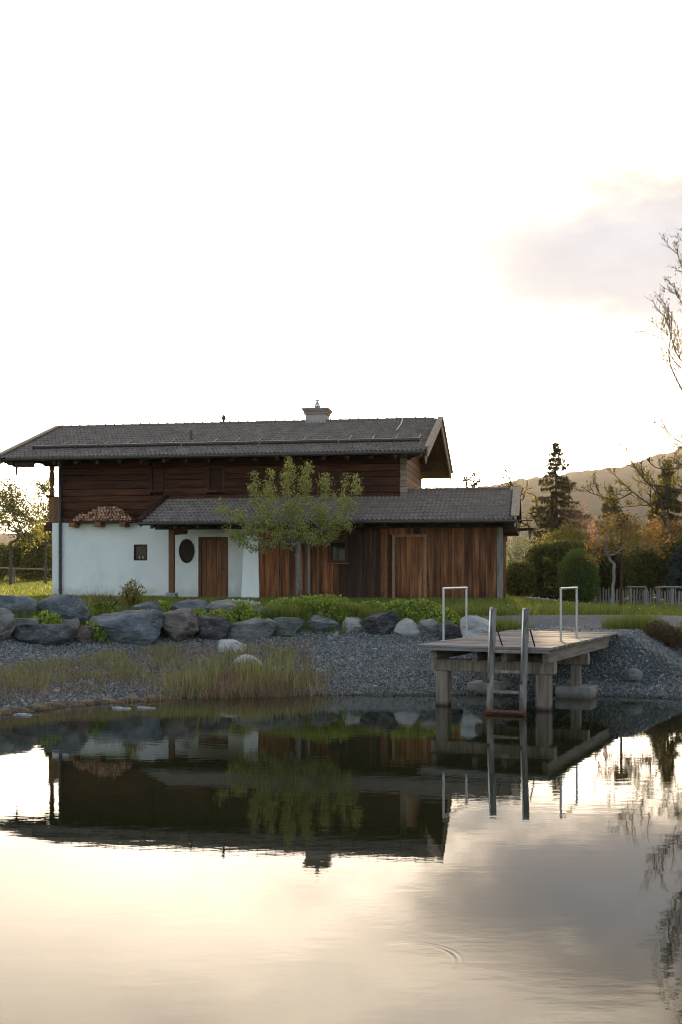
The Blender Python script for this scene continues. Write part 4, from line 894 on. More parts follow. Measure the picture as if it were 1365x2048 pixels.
def blade_mesh(name, P, H, W, rg, lean=0.35, seg2=True):
    n = len(P); an = rg.uniform(0, 2 * math.pi, n); d_ = np.stack([np.cos(an), np.sin(an), np.zeros(n)], 1)
    la = rg.uniform(0, 2 * math.pi, n); l = np.stack([np.cos(la), np.sin(la), np.zeros(n)], 1) * (np.abs(rg.normal(0, lean, n)) * H)[:, None]
    up = np.array((0, 0, 1.0)); w = d_ * (W / 2)[:, None]; Hh = H[:, None]
    V = np.stack([P - w, P + w, P + l * 0.3 + up * Hh * 0.55 - w * 0.75, P + l * 0.3 + up * Hh * 0.55 + w * 0.75, P + l + up * Hh], 1).reshape(-1, 3)
    b = np.arange(n)[:, None] * 5
    return fast_mesh(name, V, np.concatenate([b + np.array((0, 1, 3)), b + np.array((0, 3, 2)), b + np.array((2, 3, 4))]))
def house_local(X, Y):
    x = X - HO.x; y = Y - HO.y; return CT * x - ST * y, ST * x + CT * y
def clear_of_house(X, Y, pad=0.1):
    s_, t_ = house_local(X, Y); main = (s_ > SL - pad) & (s_ < SR + pad) & (t_ > TM - pad) & (t_ < 9.4); an = (s_ > L0 + 0.5) & (s_ < AR + pad) & (t_ > -0.15 - pad) & (t_ < 4.7)
    return ~(main | an)
pathA = np.array(pa); pathB = np.array(pb)
def clear_of_path(X, Y):
    lo = np.interp(X, pathA[:, 0], pathA[:, 1]); hi = np.interp(X, pathB[:, 0], pathB[:, 1]); on = (X > 2.0) & (Y > lo - 0.05) & (Y < hi + 0.03)
    u = (X - DO[0]) * DU[0] + (Y - DO[1]) * DU[1]; v = (X - DO[0]) * DV[0] + (Y - DO[1]) * DV[1]
    apron = (u > 0.0) & (u < 2.6) & (v > 0) & (Y < 28.2)
    return ~(on | apron)

# gravel
rg = np.random.default_rng(5)
n = 260000; X = rg.uniform(-9.5, 11.5, n); Y = rg.uniform(16, 29.5, n); sd = shore_sd(X, Y)
ok = (sd > -0.3) & (sd < 5.9) & (np.abs(X) < Y * 0.36 + 0.6); X, Y, sd = X[ok], Y[ok], sd[ok]
P = np.stack([X, Y, height(X, Y) + 0.012], 1); n = len(P)
OCT = np.array([(1, 0, 0), (0, 1, 0), (-1, 0, 0), (0, -1, 0), (0, 0, 0.8), (0, 0, -0.6)]); OF = np.array([(0, 1, 4), (1, 2, 4), (2, 3, 4), (3, 0, 4), (1, 0, 5), (2, 1, 5), (3, 2, 5), (0, 3, 5)])
a, b, c = rot_rand(n, rg); size = (rg.lognormal(math.log(0.0185), 0.38, n) * np.where(rg.uniform(0, 1, n) < 0.012, 2.4, 1.0))[:, None, None]
Vs = (OCT[None, :, :] * (1 + rg.uniform(-0.35, 0.35, (n, 6, 1))) * np.array((1.1, 0.9, 0.6)))
Vs = Vs[:, :, 0:1] * a[:, None, :] + Vs[:, :, 1:2] * b[:, None, :] + Vs[:, :, 2:3] * c[:, None, :]
V = (P[:, None, :] + Vs * size).reshape(-1, 3); Fg = (np.arange(n)[:, None, None] * 6 + OF[None]).reshape(-1, 3)
tag(link('gravel', fast_mesh('gravel', V, Fg), M['gravel']), 'grey crushed stone gravel covering the pond bank', 'gravel', kind='stuff')
def pebbles(name, label, cx, cy, rx, ry, n, size, m='white_pebble'):
    an = rg.uniform(0, 6.283, n); r_ = np.sqrt(rg.uniform(0, 1, n)); X = cx + rx * r_ * np.cos(an); Y = cy + ry * r_ * np.sin(an)
    P = np.stack([X, Y, height(X, Y) + size * 0.6 + 0.03 + rg.uniform(0, size, n)], 1); a, b, c = rot_rand(n, rg)
    Vs = OCT[None] * (1 + rg.uniform(-0.3, 0.3, (n, 6, 1))); Vs = Vs[:, :, 0:1] * a[:, None, :] + Vs[:, :, 1:2] * b[:, None, :] + Vs[:, :, 2:3] * c[:, None, :] * 0.7
    tag(link(name, fast_mesh(name, (P[:, None, :] + Vs * size * rg.uniform(0.6, 1.4, (n, 1, 1))).reshape(-1, 3), (np.arange(n)[:, None, None] * 6 + OF[None]).reshape(-1, 3)), M[m]), label, 'pebbles', kind='stuff')
q = at(1082, 1199, 40.5); pebbles('white_pebbles', 'scattered white pebbles on the lawn right of the annex', q.x, q.y, 0.55, 0.9, 160, 0.045)
q = at(480, 1209, 33); pebbles('pale_pebbles', 'pale pebbles in front of the porch floor', q.x, q.y, 0.6, 1.3, 260, 0.04)

# sandy rim at the left shore
V, Fq = [], []; sel = [i for i in range(len(SH)) if SH[i][0] < -2.9 and SH[i][1] > 15.5]
segs = []
for i in sel[:-1]:
    for j in range(16): segs.append(SH[i] + (SH[i + 1] - SH[i]) * j / 16)
nr_ = 13
for i, q in enumerate(segs):
    tg = (segs[min(i + 1, len(segs) - 1)] - segs[max(i - 1, 0)]); tg /= np.linalg.norm(tg); nrm = np.array((-tg[1], tg[0]))
    fade = min(1, (len(segs) - 1 - i) / 28)
    for j in range(nr_):
        d_ = -0.4 + 0.75 * j / (nr_ - 1); p2 = q + nrm * d_
        bump = 0.065 * math.exp(-((d_ - 0.08) / 0.16) ** 2) * fade * (0.75 + 0.5 * mnoise.noise(Vector((p2[0] * 1.3, p2[1] * 1.3, 3)))) + 0.10 * fade * mnoise.fractal(Vector((p2[0] * 3.5, p2[1] * 5, 1)), 0.8, 2.1, 4) * math.exp(-(d_ / 0.3) ** 2)
        V.append((p2[0], p2[1], max(-0.2, d_ * 0.17) + bump - 0.03 + 0.015))
for i in range(len(segs) - 1):
    for j in range(nr_ - 1): Fq.append((i * nr_ + j, (i + 1) * nr_ + j, (i + 1) * nr_ + j + 1, i * nr_ + j + 1))
tag(link('sandy_rim', fast_mesh('sandy_rim', V, Fq, True), M['sand']), 'eroded sandy rim along the left shore', 'sand', kind='structure')

# lawn grass and flowers
def lawn(n, x0, x1, y0, y1, hmin, hmax, w, name, label, m, sd0=5.9, dens=None):
    X = rg.uniform(x0, x1, n); Y = rg.uniform(y0, y1, n); sd = shore_sd(X, Y)
    ok = (sd > sd0) & clear_of_house(X, Y) & clear_of_path(X, Y) & (np.abs(X) < Y * 0.33 + 1.5)
    if dens is not None: ok &= dens(X, Y, sd)
    X, Y = X[ok], Y[ok]; k_ = len(X); P = np.stack([X, Y, height(X, Y) + 0.01], 1)
    tag(link(name, blade_mesh(name, P, rg.uniform(hmin, hmax, k_), np.full(k_, w) * rg.uniform(0.6, 1.4, k_), rg, 0.5), M[m]), label, 'grass', kind='stuff')
lawn(150000, -13, 16, 26, 47, 0.05, 0.13, 0.016, 'lawn_grass', 'mown green lawn in front of and beside the farmhouse', 'grass')
lawn(60000, -40, -8, 38, 100, 0.08, 0.2, 0.035, 'meadow_grass', 'yellowish green meadow left of the farmhouse', 'sedge')
pn = np.vectorize(lambda a, b: mnoise.noise(Vector((a * 0.9, b * 0.9, 7))))
lawn(60000, -11, 13, 24, 31, 0.14, 0.34, 0.014, 'verge_grass', 'longer grass growing along the top of the boulders', 'grass', 5.4, lambda X, Y, sd: (sd < 8.0) & (pn(X, Y) > -0.25))
n = 520; X = rg.uniform(-13, 16, n); Y = rg.uniform(27, 44, n); ok = (shore_sd(X, Y) > 6.3) & clear_of_house(X, Y) & clear_of_path(X, Y) & ((X > 4) | (X < -8)); X, Y = X[ok], Y[ok]
P = np.stack([X, Y, height(X, Y) + rg.uniform(0.1, 0.2, len(X))], 1)
tag(link('lawn_daisies', leaf_mesh('lawn_daisies', P, 0.034, rg, 1.0), M['petal']), 'small white daisies dotted over the lawn', 'flowers', kind='stuff')

# reeds and bank grasses
def shore_y(X): return np.interp(X, SH[12:70, 0], SH[12:70, 1])
top_idx = [i for i in range(len(SH)) if SH[i][1] > 14]; so = np.array(sorted([tuple(SH[i]) for i in top_idx]))
def shore_y(X): return np.interp(X, so[:, 0], so[:, 1])
n = 2800; X = -2.0 + rg.normal(0, 0.72, n); ok = (X > -4.6) & (X < 0.3); X = X[ok]; d_ = rg.uniform(-0.3, 1.0, len(X)) + np.abs(rg.normal(0, 0.5, len(X))); Y = shore_y(X) + d_
cl = pn(X * 2.2, Y * 2.2); ok = cl > rg.uniform(-0.35, 0.15, len(cl)); X, Y, d_ = X[ok], Y[ok], d_[ok]; P = np.stack([X, Y, np.maximum(height(X, Y), -0.05)], 1); k_ = len(X)
hh_ = rg.uniform(0.2, 0.56, k_) * np.clip(0.7 + 0.25 * d_, 0.5, 1.05)
tag(link('green_reeds', blade_mesh('green_reeds', P, hh_, rg.uniform(0.009, 0.019, k_), rg, 0.16), M['reed_green']), 'green reeds standing at the shore below the porch', 'reeds', kind='stuff')
n = 2800; X = -1.9 + rg.normal(0, 0.75, n); ok = (X > -4.6) & (X < 0.3); X = X[ok]; d_ = rg.uniform(-0.4, 1.2, len(X)); Y = shore_y(X) + d_
P = np.stack([X, Y, np.maximum(height(X, Y), -0.05)], 1); k_ = len(X)
tag(link('dry_reeds', blade_mesh('dry_reeds', P, rg.uniform(0.10, 0.36, k_), rg.uniform(0.008, 0.016, k_), rg, 0.35), M['reed_dry']), 'dry brown reed stubble along the waterline', 'reeds', kind='stuff')
n = 13000; X = rg.uniform(-8.2, -1.0, n); d_ = rg.uniform(1.0, 4.6, n); Y = shore_y(X) + d_; cl = pn(X * 1.1 + 5, Y * 1.6)
ok = (cl > -0.05 + 0.1 * np.abs(d_ - 2.6)) ; X, Y = X[ok], Y[ok]; P = np.stack([X, Y, height(X, Y)], 1); k_ = len(X)
tag(link('bank_grass', blade_mesh('bank_grass', P, rg.uniform(0.08, 0.28, k_), rg.uniform(0.006, 0.012, k_), rg, 0.4), M['reed_green']), 'patchy olive grass growing through the gravel at left', 'grass', kind='stuff')
n = 5000; X = rg.uniform(-8.0, -0.6, n); Y = shore_y(X) + rg.uniform(0.8, 4.4, n); P = np.stack([X, Y, height(X, Y)], 1)
tag(link('dry_bank_grass', blade_mesh('dry_bank_grass', P, rg.uniform(0.08, 0.3, n), rg.uniform(0.005, 0.01, n), rg, 0.9), M['reed_dry']), 'straw coloured dead stems over the gravel at left', 'grass', kind='stuff')

# leafy ground cover between the boulders
patches = [(100, 1240, 26.4, 0.5, 0.42), (190, 1248, 26.3, 0.32, 0.4), (300, 1232, 27.6, 0.45, 0.42), (325, 1210, 29.3, 0.35, 0.3), (395, 1238, 28.0, 0.45, 0.38), (440, 1240, 28.2, 0.4, 0.34), (480, 1228, 29.0, 0.4, 0.3),
           (505, 1245, 28.6, 0.3, 0.25), (620, 1222, 29.6, 0.75, 0.4), (660, 1228, 29.4, 0.8, 0.42), (700, 1236, 29.0, 0.5, 0.3), (745, 1222, 29.6, 0.45, 0.3), (800, 1228, 29.2, 0.65, 0.32), (840, 1230, 29.0, 0.7, 0.34),
           (885, 1234, 28.6, 0.55, 0.3), (920, 1238, 28.2, 0.4, 0.26), (570, 1216, 29.8, 0.6, 0.35), (210, 1215, 28.6, 0.5, 0.3), (60, 1212, 28.4, 0.4, 0.25)]
PP = []
for px, py, Y, r_, h_ in patches:
    n = int(1500 * r_); x0 = xat(px, Y); an = rg.uniform(0, 6.283, n); q = np.sqrt(rg.uniform(0, 1, n)); X = x0 + r_ * q * np.cos(an); Yq = Y + r_ * 0.9 * q * np.sin(an)
    PP.append(np.stack([X, Yq, height(X, Yq) + 1.25 * h_ * np.sqrt(np.clip(1 - q * q, 0, 1)) * rg.uniform(0.35, 1.05, n)], 1))
tag(link('ground_cover', leaf_mesh('ground_cover', np.concatenate(PP), 0.085, rg, 0.75), M['groundcover']), 'bright green leafy ground cover between and above the boulders', 'ground cover', kind='stuff')

# tufts and small plants, each a thing
def tuft(name, label, px, Y, n, h0, h1, rad, m, w=0.012, lean=0.5, group=None, cat='grass tuft', py=None):
    x0 = xat(px, Y); an = rg.uniform(0, 6.283, n); q = np.sqrt(rg.uniform(0, 1, n)) * rad
    P = np.stack([q * np.cos(an), q * np.sin(an), np.zeros(n) - 0.02], 1)
    o = link(name, blade_mesh(name, P, rg.uniform(h0, h1, n), np.full(n, w), rg, lean), M[m]); o.location = (x0, Y, gz(x0, Y)); return tag(o, label, cat, group)
for px, Y, r_, lb in ((545, 28.9, 0.35, 'bright sedge tuft above the layered blue boulder'), (580, 28.9, 0.4, 'wide sedge tuft left of the small tree trunk'), (706, 29.0, 0.35, 'sedge tuft above the light tan boulder'),
                      (735, 28.8, 0.38, 'sedge tuft leaning over the stepped dark slate'), (995, 28.2, 0.4, 'sedge tuft right of the white boulder'), (1030, 27.6, 0.38, 'pale sedge tuft where the path meets the dock'),
                      (640, 29.2, 0.3, 'low sedge tuft right of the small tree'), (1248, 26.9, 0.5, 'sedge tuft at the dock end, left of the heather'), (1285, 27.0, 0.45, 'sedge tuft between the dock end and the heather')):
    tuft('sedge_tuft', lb, px, Y, 700, 0.2, 0.46, r_, 'sedge', 0.012, 0.55, 'sedge tufts along the boulders')
for px, lb in ((1318, 'reddish low heather shrub right of the dock, left one'), (1352, 'reddish low heather shrub cut by the right picture edge')):
    Y = 25.9; n = 2600; an = rg.uniform(0, 6.283, n); q = np.sqrt(rg.uniform(0, 1, n)); P = np.stack([0.42 * q * np.cos(an), 0.4 * q * np.sin(an), 0.5 * np.sqrt(1 - q * q) * rg.uniform(0.2, 1, n)], 1)
    o = link('heather_shrub', leaf_mesh('heather_shrub', P, 0.07, rg, 0.25), M['heather']); o.location = (xat(px, Y), Y, gz(xat(px, Y), Y)); tag(o, lb, 'shrub', 'heather by the dock')
tuft('feather_grass', 'tall thin seed stalks in front of the white wall', 205, 29.0, 60, 0.5, 0.95, 0.5, 'reed_dry', 0.008, 0.2)

# ------------------------------------------------------------------ trees and shrubs
class Skel:
    def __init__(s, base, pts, r0):
        s.P = [np.array(base, float)]; s.par = [-1]; s.trunk = 0
        for q in pts: s.P.append(np.array(q, float)); s.par.append(len(s.P) - 2)
        s.start = max(1, len(s.P) - 3); s.r0 = r0
    def grow(s, targets, step, rg, up=0.15, wob=0.12, minz=None):
        c = s.P[-1]
        for tq in sorted(targets, key=lambda q: np.linalg.norm(q - c)):
            A = np.array(s.P[s.start:]); d_ = np.linalg.norm(A - tq, axis=1) + np.maximum(A[:, 2] - tq[2], 0) * 0.7
            i = int(np.argmin(d_)) + s.start; a = s.P[i]; L_ = np.linalg.norm(tq - a); k_ = max(1, int(L_ / step)); last = i
            for j in range(1, k_ + 1):
                f = j / k_; p_ = a + (tq - a) * f; p_[2] -= up * L_ * math.sin(math.pi * f) * 0.6
                if j < k_: p_ = p_ + rg.normal(0, wob * step, 3)
                s.P.append(p_); s.par.append(last); last = len(s.P) - 1
    def mesh(s, name, tip=0.006, power=0.5, maxr=None):
        n = len(s.P); cnt = np.zeros(n); kids = np.zeros(n, int)
        for i in range(n): 
            if s.par[i] >= 0: kids[s.par[i]] += 1
        for i in range(n - 1, -1, -1):
            if kids[i] == 0: cnt[i] += 1
            if s.par[i] >= 0: cnt[s.par[i]] += cnt[i]
        rad = tip * cnt ** power; rad = rad * min(1.0, s.r0 / rad[0]) if rad[0] > s.r0 else rad; rad = np.maximum(rad, tip * 0.7)
        rad[:s.start + 1] = np.maximum(rad[:s.start + 1], s.r0 * np.linspace(1, 0.72, s.start + 1))
        s.rad = rad; P = np.array(s.P); V, Fq = [], []; c = 0
        for i in range(1, n):
            a, b = P[s.par[i]], P[i]; t_ = b - a; L_ = np.linalg.norm(t_)
            if L_ < 1e-5: continue
            t_ /= L_; u = np.cross(t_, (0, 0, 1.0) if abs(t_[2]) < 0.9 else (1.0, 0, 0)); u /= np.linalg.norm(u); w = np.cross(t_, u)
            ra, rb = (min(rad[s.par[i]], rad[i] * 1.35), rad[i]); m_ = 8 if rb > 0.03 else (5 if rb > 0.012 else 3)
            for base_, rr in ((a - t_ * ra * 0.3, ra), (b, rb)):
                for j in range(m_): an = 6.2832 * j / m_; V.append(base_ + u * rr * math.cos(an) + w * rr * math.sin(an))
            for j in range(m_): Fq.append((c + j, c + (j + 1) % m_, c + m_ + (j + 1) % m_, c + m_ + j))
            c += 2 * m_
        return fast_mesh(name, V, Fq, True)
def in_lobes(lobes, n, rg):
    """points in a union of ellipsoids given as (centre, radii, weight)"""
    w = np.array([l[2] for l in lobes], float); w /= w.sum(); out = []
    for l, k_ in zip(lobes, rg.multinomial(n, w)):
        v = rg.normal(size=(k_, 3)); v /= np.linalg.norm(v, axis=1)[:, None]; v *= rg.uniform(0.15, 1, (k_, 1)) ** 0.45
        out.append(np.array(l[0]) + v * np.array(l[1]))
    return np.concatenate(out)
def plobe(px, py, rx, ry, Y, w=1.0, dy=0.0, depth=None):
    q = at(px, py, Y); k_ = Y / FPX; return ((q.x, Y + dy, q.z), (rx * k_, (depth if depth else min(rx, 1.3 * ry) * k_), ry * k_), w)
def tree(name, label, px, Y, fork_py, lobes, ntw, nleaf, lsize, bark, leaf, r0, seed, step=0.22, spread=0.14, tip=0.006, group=None, up=0.15, aspect=0.5, base_z=None, trunk_px=None, wob=0.12, cat='tree', thin=None, power=0.5):
    rg = np.random.default_rng(seed); x0 = xat(px, Y); z0 = base_z if base_z is not None else gz(x0, Y) - 0.08; f = at(trunk_px or px, fork_py, Y)
    k_ = 6; trunk = [(x0 + (f.x - x0) * j / k_ + rg.normal(0, 0.015), Y + rg.normal(0, 0.015), z0 + (f.z - z0) * j / k_) for j in range(1, k_ + 1)]
    sk = Skel((x0, Y, z0), trunk, r0); sk.grow(list(in_lobes(lobes, ntw, rg)), step, rg, up, wob)
    e_ = empty(name, (x0, Y, z0), 0, label, cat, group)
    me = sk.mesh('trunk', tip, power); o = link('trunk', me, M[bark], e_); o.location = (-x0, -Y, -z0)
    if nleaf:
        A = np.array(sk.P); cand = np.where((sk.rad < 0.022) & (np.arange(len(A)) > sk.start))[0]; ii = rg.choice(cand, nleaf); pa_ = np.array([sk.par[i] for i in ii]); f_ = rg.uniform(0, 1, (nleaf, 1))
        P = A[ii] * f_ + A[pa_] * (1 - f_) + rg.normal(0, spread, (nleaf, 3)) * np.array((1, 1, 0.8))
        o = link('crown', leaf_mesh('crown', P, lsize, rg, aspect), M[leaf], e_); o.location = (-x0, -Y, -z0)
    return e_
# small tree in front of the house, with its stake
Y = 35.6
lob = [plobe(600, 1050, 108, 44, Y, 6), plobe(480, 1042, 44, 36, Y, 1.8), plobe(545, 1070, 70, 34, Y, 2), plobe(665, 1020, 48, 48, Y, 2), plobe(560, 1005, 60, 34, Y, 1.4), plobe(500, 1075, 40, 22, Y, 0.7),
       plobe(640, 1075, 45, 22, Y, 0.9), plobe(575, 950, 13, 46, Y, 1.0, depth=0.2), plobe(612, 955, 9, 34, Y, 0.7, depth=0.2), plobe(650, 965, 10, 38, Y, 0.7, depth=0.2), plobe(690, 975, 10, 36, Y, 0.7, depth=0.2),
       plobe(712, 985, 9, 36, Y, 0.6, depth=0.2), plobe(510, 975, 10, 34, Y, 0.6, depth=0.2), plobe(540, 960, 9, 32, Y, 0.6, depth=0.2), plobe(450, 1010, 14, 26, Y, 0.25, depth=0.2)]
tree('small_apple_tree', 'small round leafy green tree standing before the annex wall', 597, Y, 1085, lob, 420, 15500, 0.068, 'grey_bark', 'leaf_apple', 0.075, 31, 0.16, 0.085, 0.006)
q = at(618, 1090, Y + 0.1); zz = gz(q.x, q.y)
o = MB().tube([(0, 0, -0.2), (0, 0, q.z - zz)], [0.035, 0.03], 8).build('tree_stake', M['grey_wood']); o.location = (q.x, q.y, zz); tag(o, 'pale wooden stake right of the small tree trunk', 'stake')

def bush(name, label, box, Y, n, lsize, leaf, seed, power=2.6, depth=0.8, rough=0.18, cat='shrub', group=None, aspect=0.55, shell=0.55, bark='twig'):
    """dense shrub: leaves through a lumpy superellipsoid, stems inside"""
    rg = np.random.default_rng(seed); x0, y0, x1, y1 = box; k_ = Y / FPX; rx = (x1 - x0) / 2 * k_; xc = xat((x0 + x1) / 2, Y); zt_ = CAMZ - (y0 - HY) * k_; zb = min(gz(xc, Y), CAMZ - (y1 - HY) * k_); rz = (zt_ - zb) / 2
    v = rg.normal(size=(n, 3)); s_ = (np.abs(v) ** power).sum(1) ** (1 / power); v /= s_[:, None]
    lump = np.array([mnoise.fractal(Vector((a * 1.6 + seed, b * 1.6, c * 1.6)), 0.8, 2.2, 4) for a, b, c in v])
    r_ = (shell + (1 - shell) * rg.uniform(0, 1, n) ** 0.6) * (1 + rough * lump)
    P = v * r_[:, None] * np.array((rx, rx * depth, rz)) + np.array((0, 0, rz))
    e_ = empty(name, (xc, Y, zb), 0, label, cat, group)
    link('foliage', leaf_mesh('foliage', P, lsize, rg, aspect), M[leaf], e_)
    b = MB()
    for j in range(7): an = rg.uniform(0, 6.28); b.tube([(0.1 * rx * math.cos(an), 0.1 * rx * math.sin(an), -0.05), (0.3 * rx * math.cos(an), 0.3 * rx * depth * math.sin(an), rz * 0.8), (0.6 * rx * math.cos(an), 0.6 * rx * depth * math.sin(an), rz * 1.45)], [0.03, 0.02, 0.008], 5)
    b.build('stems', M[bark], e_); return e_
def spruce(name, label, px, Y, top_py, base_r_px, base_py, seed, m='needle', gaps=0.15, dens=1.0, asym=0.0, group=None, base_z=None, open_top=True):
    rg = np.random.default_rng(seed); x0 = xat(px, Y); z0 = base_z if base_z is not None else gz(x0, Y) - 0.1; top = CAMZ - (top_py - HY) * Y / FPX; H_ = top - z0; rb = base_r_px * Y / FPX; zb = CAMZ - (base_py - HY) * Y / FPX
    e_ = empty(name, (x0, Y, z0), 0, label, 'tree', group); tr = MB(); tr.tube([(0, 0, 0), (0.03, 0, H_ * 0.5), (0, 0, H_)], [H_ * 0.017, H_ * 0.010, 0.012], 8)
    PP, br = [], tr; z = max(zb - z0, 0.3); 
    while z < H_ - 0.1:
        f = 1 - (z - (zb - z0)) / (H_ - (zb - z0)); L0_ = rb * (f ** 0.85) + 0.12
        for j in range(rg.integers(5, 8)):
            if rg.uniform() < gaps: continue
            an = rg.uniform(0, 6.283); L_ = L0_ * rg.uniform(0.55, 1.12) * (1 + asym * math.cos(an)); k_ = 6; dr = rg.uniform(0.12, 0.38); pts = []
            for i in range(k_ + 1):
                g = i / k_; pts.append(np.array((math.cos(an) * L_ * g, math.sin(an) * L_ * g, z - dr * L_ * g + 0.25 * L_ * g * g * dr * 2)))
            br.tube(pts, [0.022 * (1 - 0.8 * i / k_) for i in range(k_ + 1)], 3, False)
            nn = int(dens * 46 * L_ + 10); g = rg.uniform(0.1, 1, nn) ** 0.8; A = np.array(pts); gi = np.minimum((g * k_).astype(int), k_ - 1); fr_ = (g * k_ - gi)[:, None]
            q = A[gi] * (1 - fr_) + A[gi + 1] * fr_; side = np.array((-math.sin(an), math.cos(an), 0)); q = q + side * (rg.normal(0, 0.13, nn) * L_ * (0.35 + 0.65 * (1 - g)) * 0.8)[:, None]; q[:, 2] -= np.abs(rg.normal(0, 0.10, nn)) ; PP.append(q)
        z += rg.uniform(0.16, 0.3) * max(0.6, H_ / 9)
    br.build('trunk', M['bark'], e_); P = np.concatenate(PP); link('needles', leaf_mesh('needles', P, 0.24, rg, 0.22, 0.5, 0.45), M[m], e_)
    return e_

# right-hand garden
bush('clipped_hedge', 'dark clipped box hedge behind the round bush', (1056, 1084, 1186, 1198), 46.5, 15000, 0.12, 'leaf_hedge', 3, 6.0, 0.5, 0.14, 'hedge')
bush('round_bush', 'dense rounded green bush in front of the dark hedge', (1118, 1100, 1197, 1203), 43.5, 15000, 0.085, 'leaf_bush', 4, 2.4, 0.95, 0.16, aspect=0.35, shell=0.45)
bush('low_bush', 'low olive bush beside the right corner of the annex', (1006, 1124, 1072, 1194), 45.5, 7000, 0.09, 'leaf_olive', 5, 2.6, 0.8, 0.16)
bush('blossom_shrub', 'pale blossoming shrub seen under the annex eave', (1000, 1068, 1084, 1150), 50.5, 7000, 0.075, 'leaf_blossom', 6, 2.4, 0.7, 0.3, shell=0.3)
bush('yellow_shrub', 'yellow-green shrub above the dark hedge', (1072, 1054, 1192, 1160), 53, 9000, 0.12, 'leaf_yellow', 7, 2.3, 0.6, 0.35, shell=0.35)
bush('pink_shrub', 'pinkish shrub below the large spruce', (1112, 1012, 1200, 1120), 60, 4500, 0.13, 'leaf_pink', 8, 2.2, 0.6, 0.45, shell=0.25)
for i, (bx, Y, m_, lb) in enumerate((((1180, 1090, 1262, 1200), 47, 'leaf_dark', 'dark shrub behind the young tree trunk'), ((1245, 1090, 1330, 1198), 46, 'leaf_olive', 'olive shrub behind the middle of the picket fence'),
                                     ((1312, 1070, 1420, 1198), 45, 'leaf_dark', 'dark shrub behind the right end of the picket fence'), ((1190, 1040, 1300, 1160), 54, 'leaf_olive', 'olive shrub rising behind the young orange tree'),
                                     ((1280, 1035, 1400, 1160), 52, 'leaf_orange', 'rusty orange shrub at the right behind the young tree'))):
    bush('garden_shrub', lb, bx, Y, 9000, 0.12, m_, 20 + i, 2.4, 0.7, 0.3, group='shrubs behind the picket fence', shell=0.4)
spruce('blue_spruce', 'low bluish spruce at the right picture edge', 1362, 43.5, 1085, 34, 1180, 9, 'needle_blue', 0.05, 1.6)
spruce('tall_spruce', 'tall ragged spruce against the bright sky', 1112, 62, 882, 72, 1075, 12, 'needle', 0.15, 1.5, 0.1)
spruce('far_spruce', 'small distant spruce right of the tall spruce', 1221, 78, 968, 36, 1060, 14, 'needle', 0.1, 1.1)
spruce('dark_conifer', 'dark bushy conifer below the budding tree at right', 1335, 56, 915, 62, 1100, 15, 'leaf_dark', 0.05, 1.7)
Y = 36.5
tree('young_tree', 'young pale-barked tree with orange leaves before the picket fence', 1224, Y, 1128, [plobe(1225, 1075, 48, 42, Y, 3), plobe(1190, 1095, 26, 34, Y, 1), plobe(1280, 1065, 52, 40, Y, 2.4), plobe(1318, 1085, 26, 28, Y, 0.8), plobe(1250, 1038, 45, 22, Y, 1.2)],
     170, 2700, 0.075, 'pale_bark', 'leaf_orange', 0.065, 41, 0.16, 0.11, 0.007, trunk_px=1230)
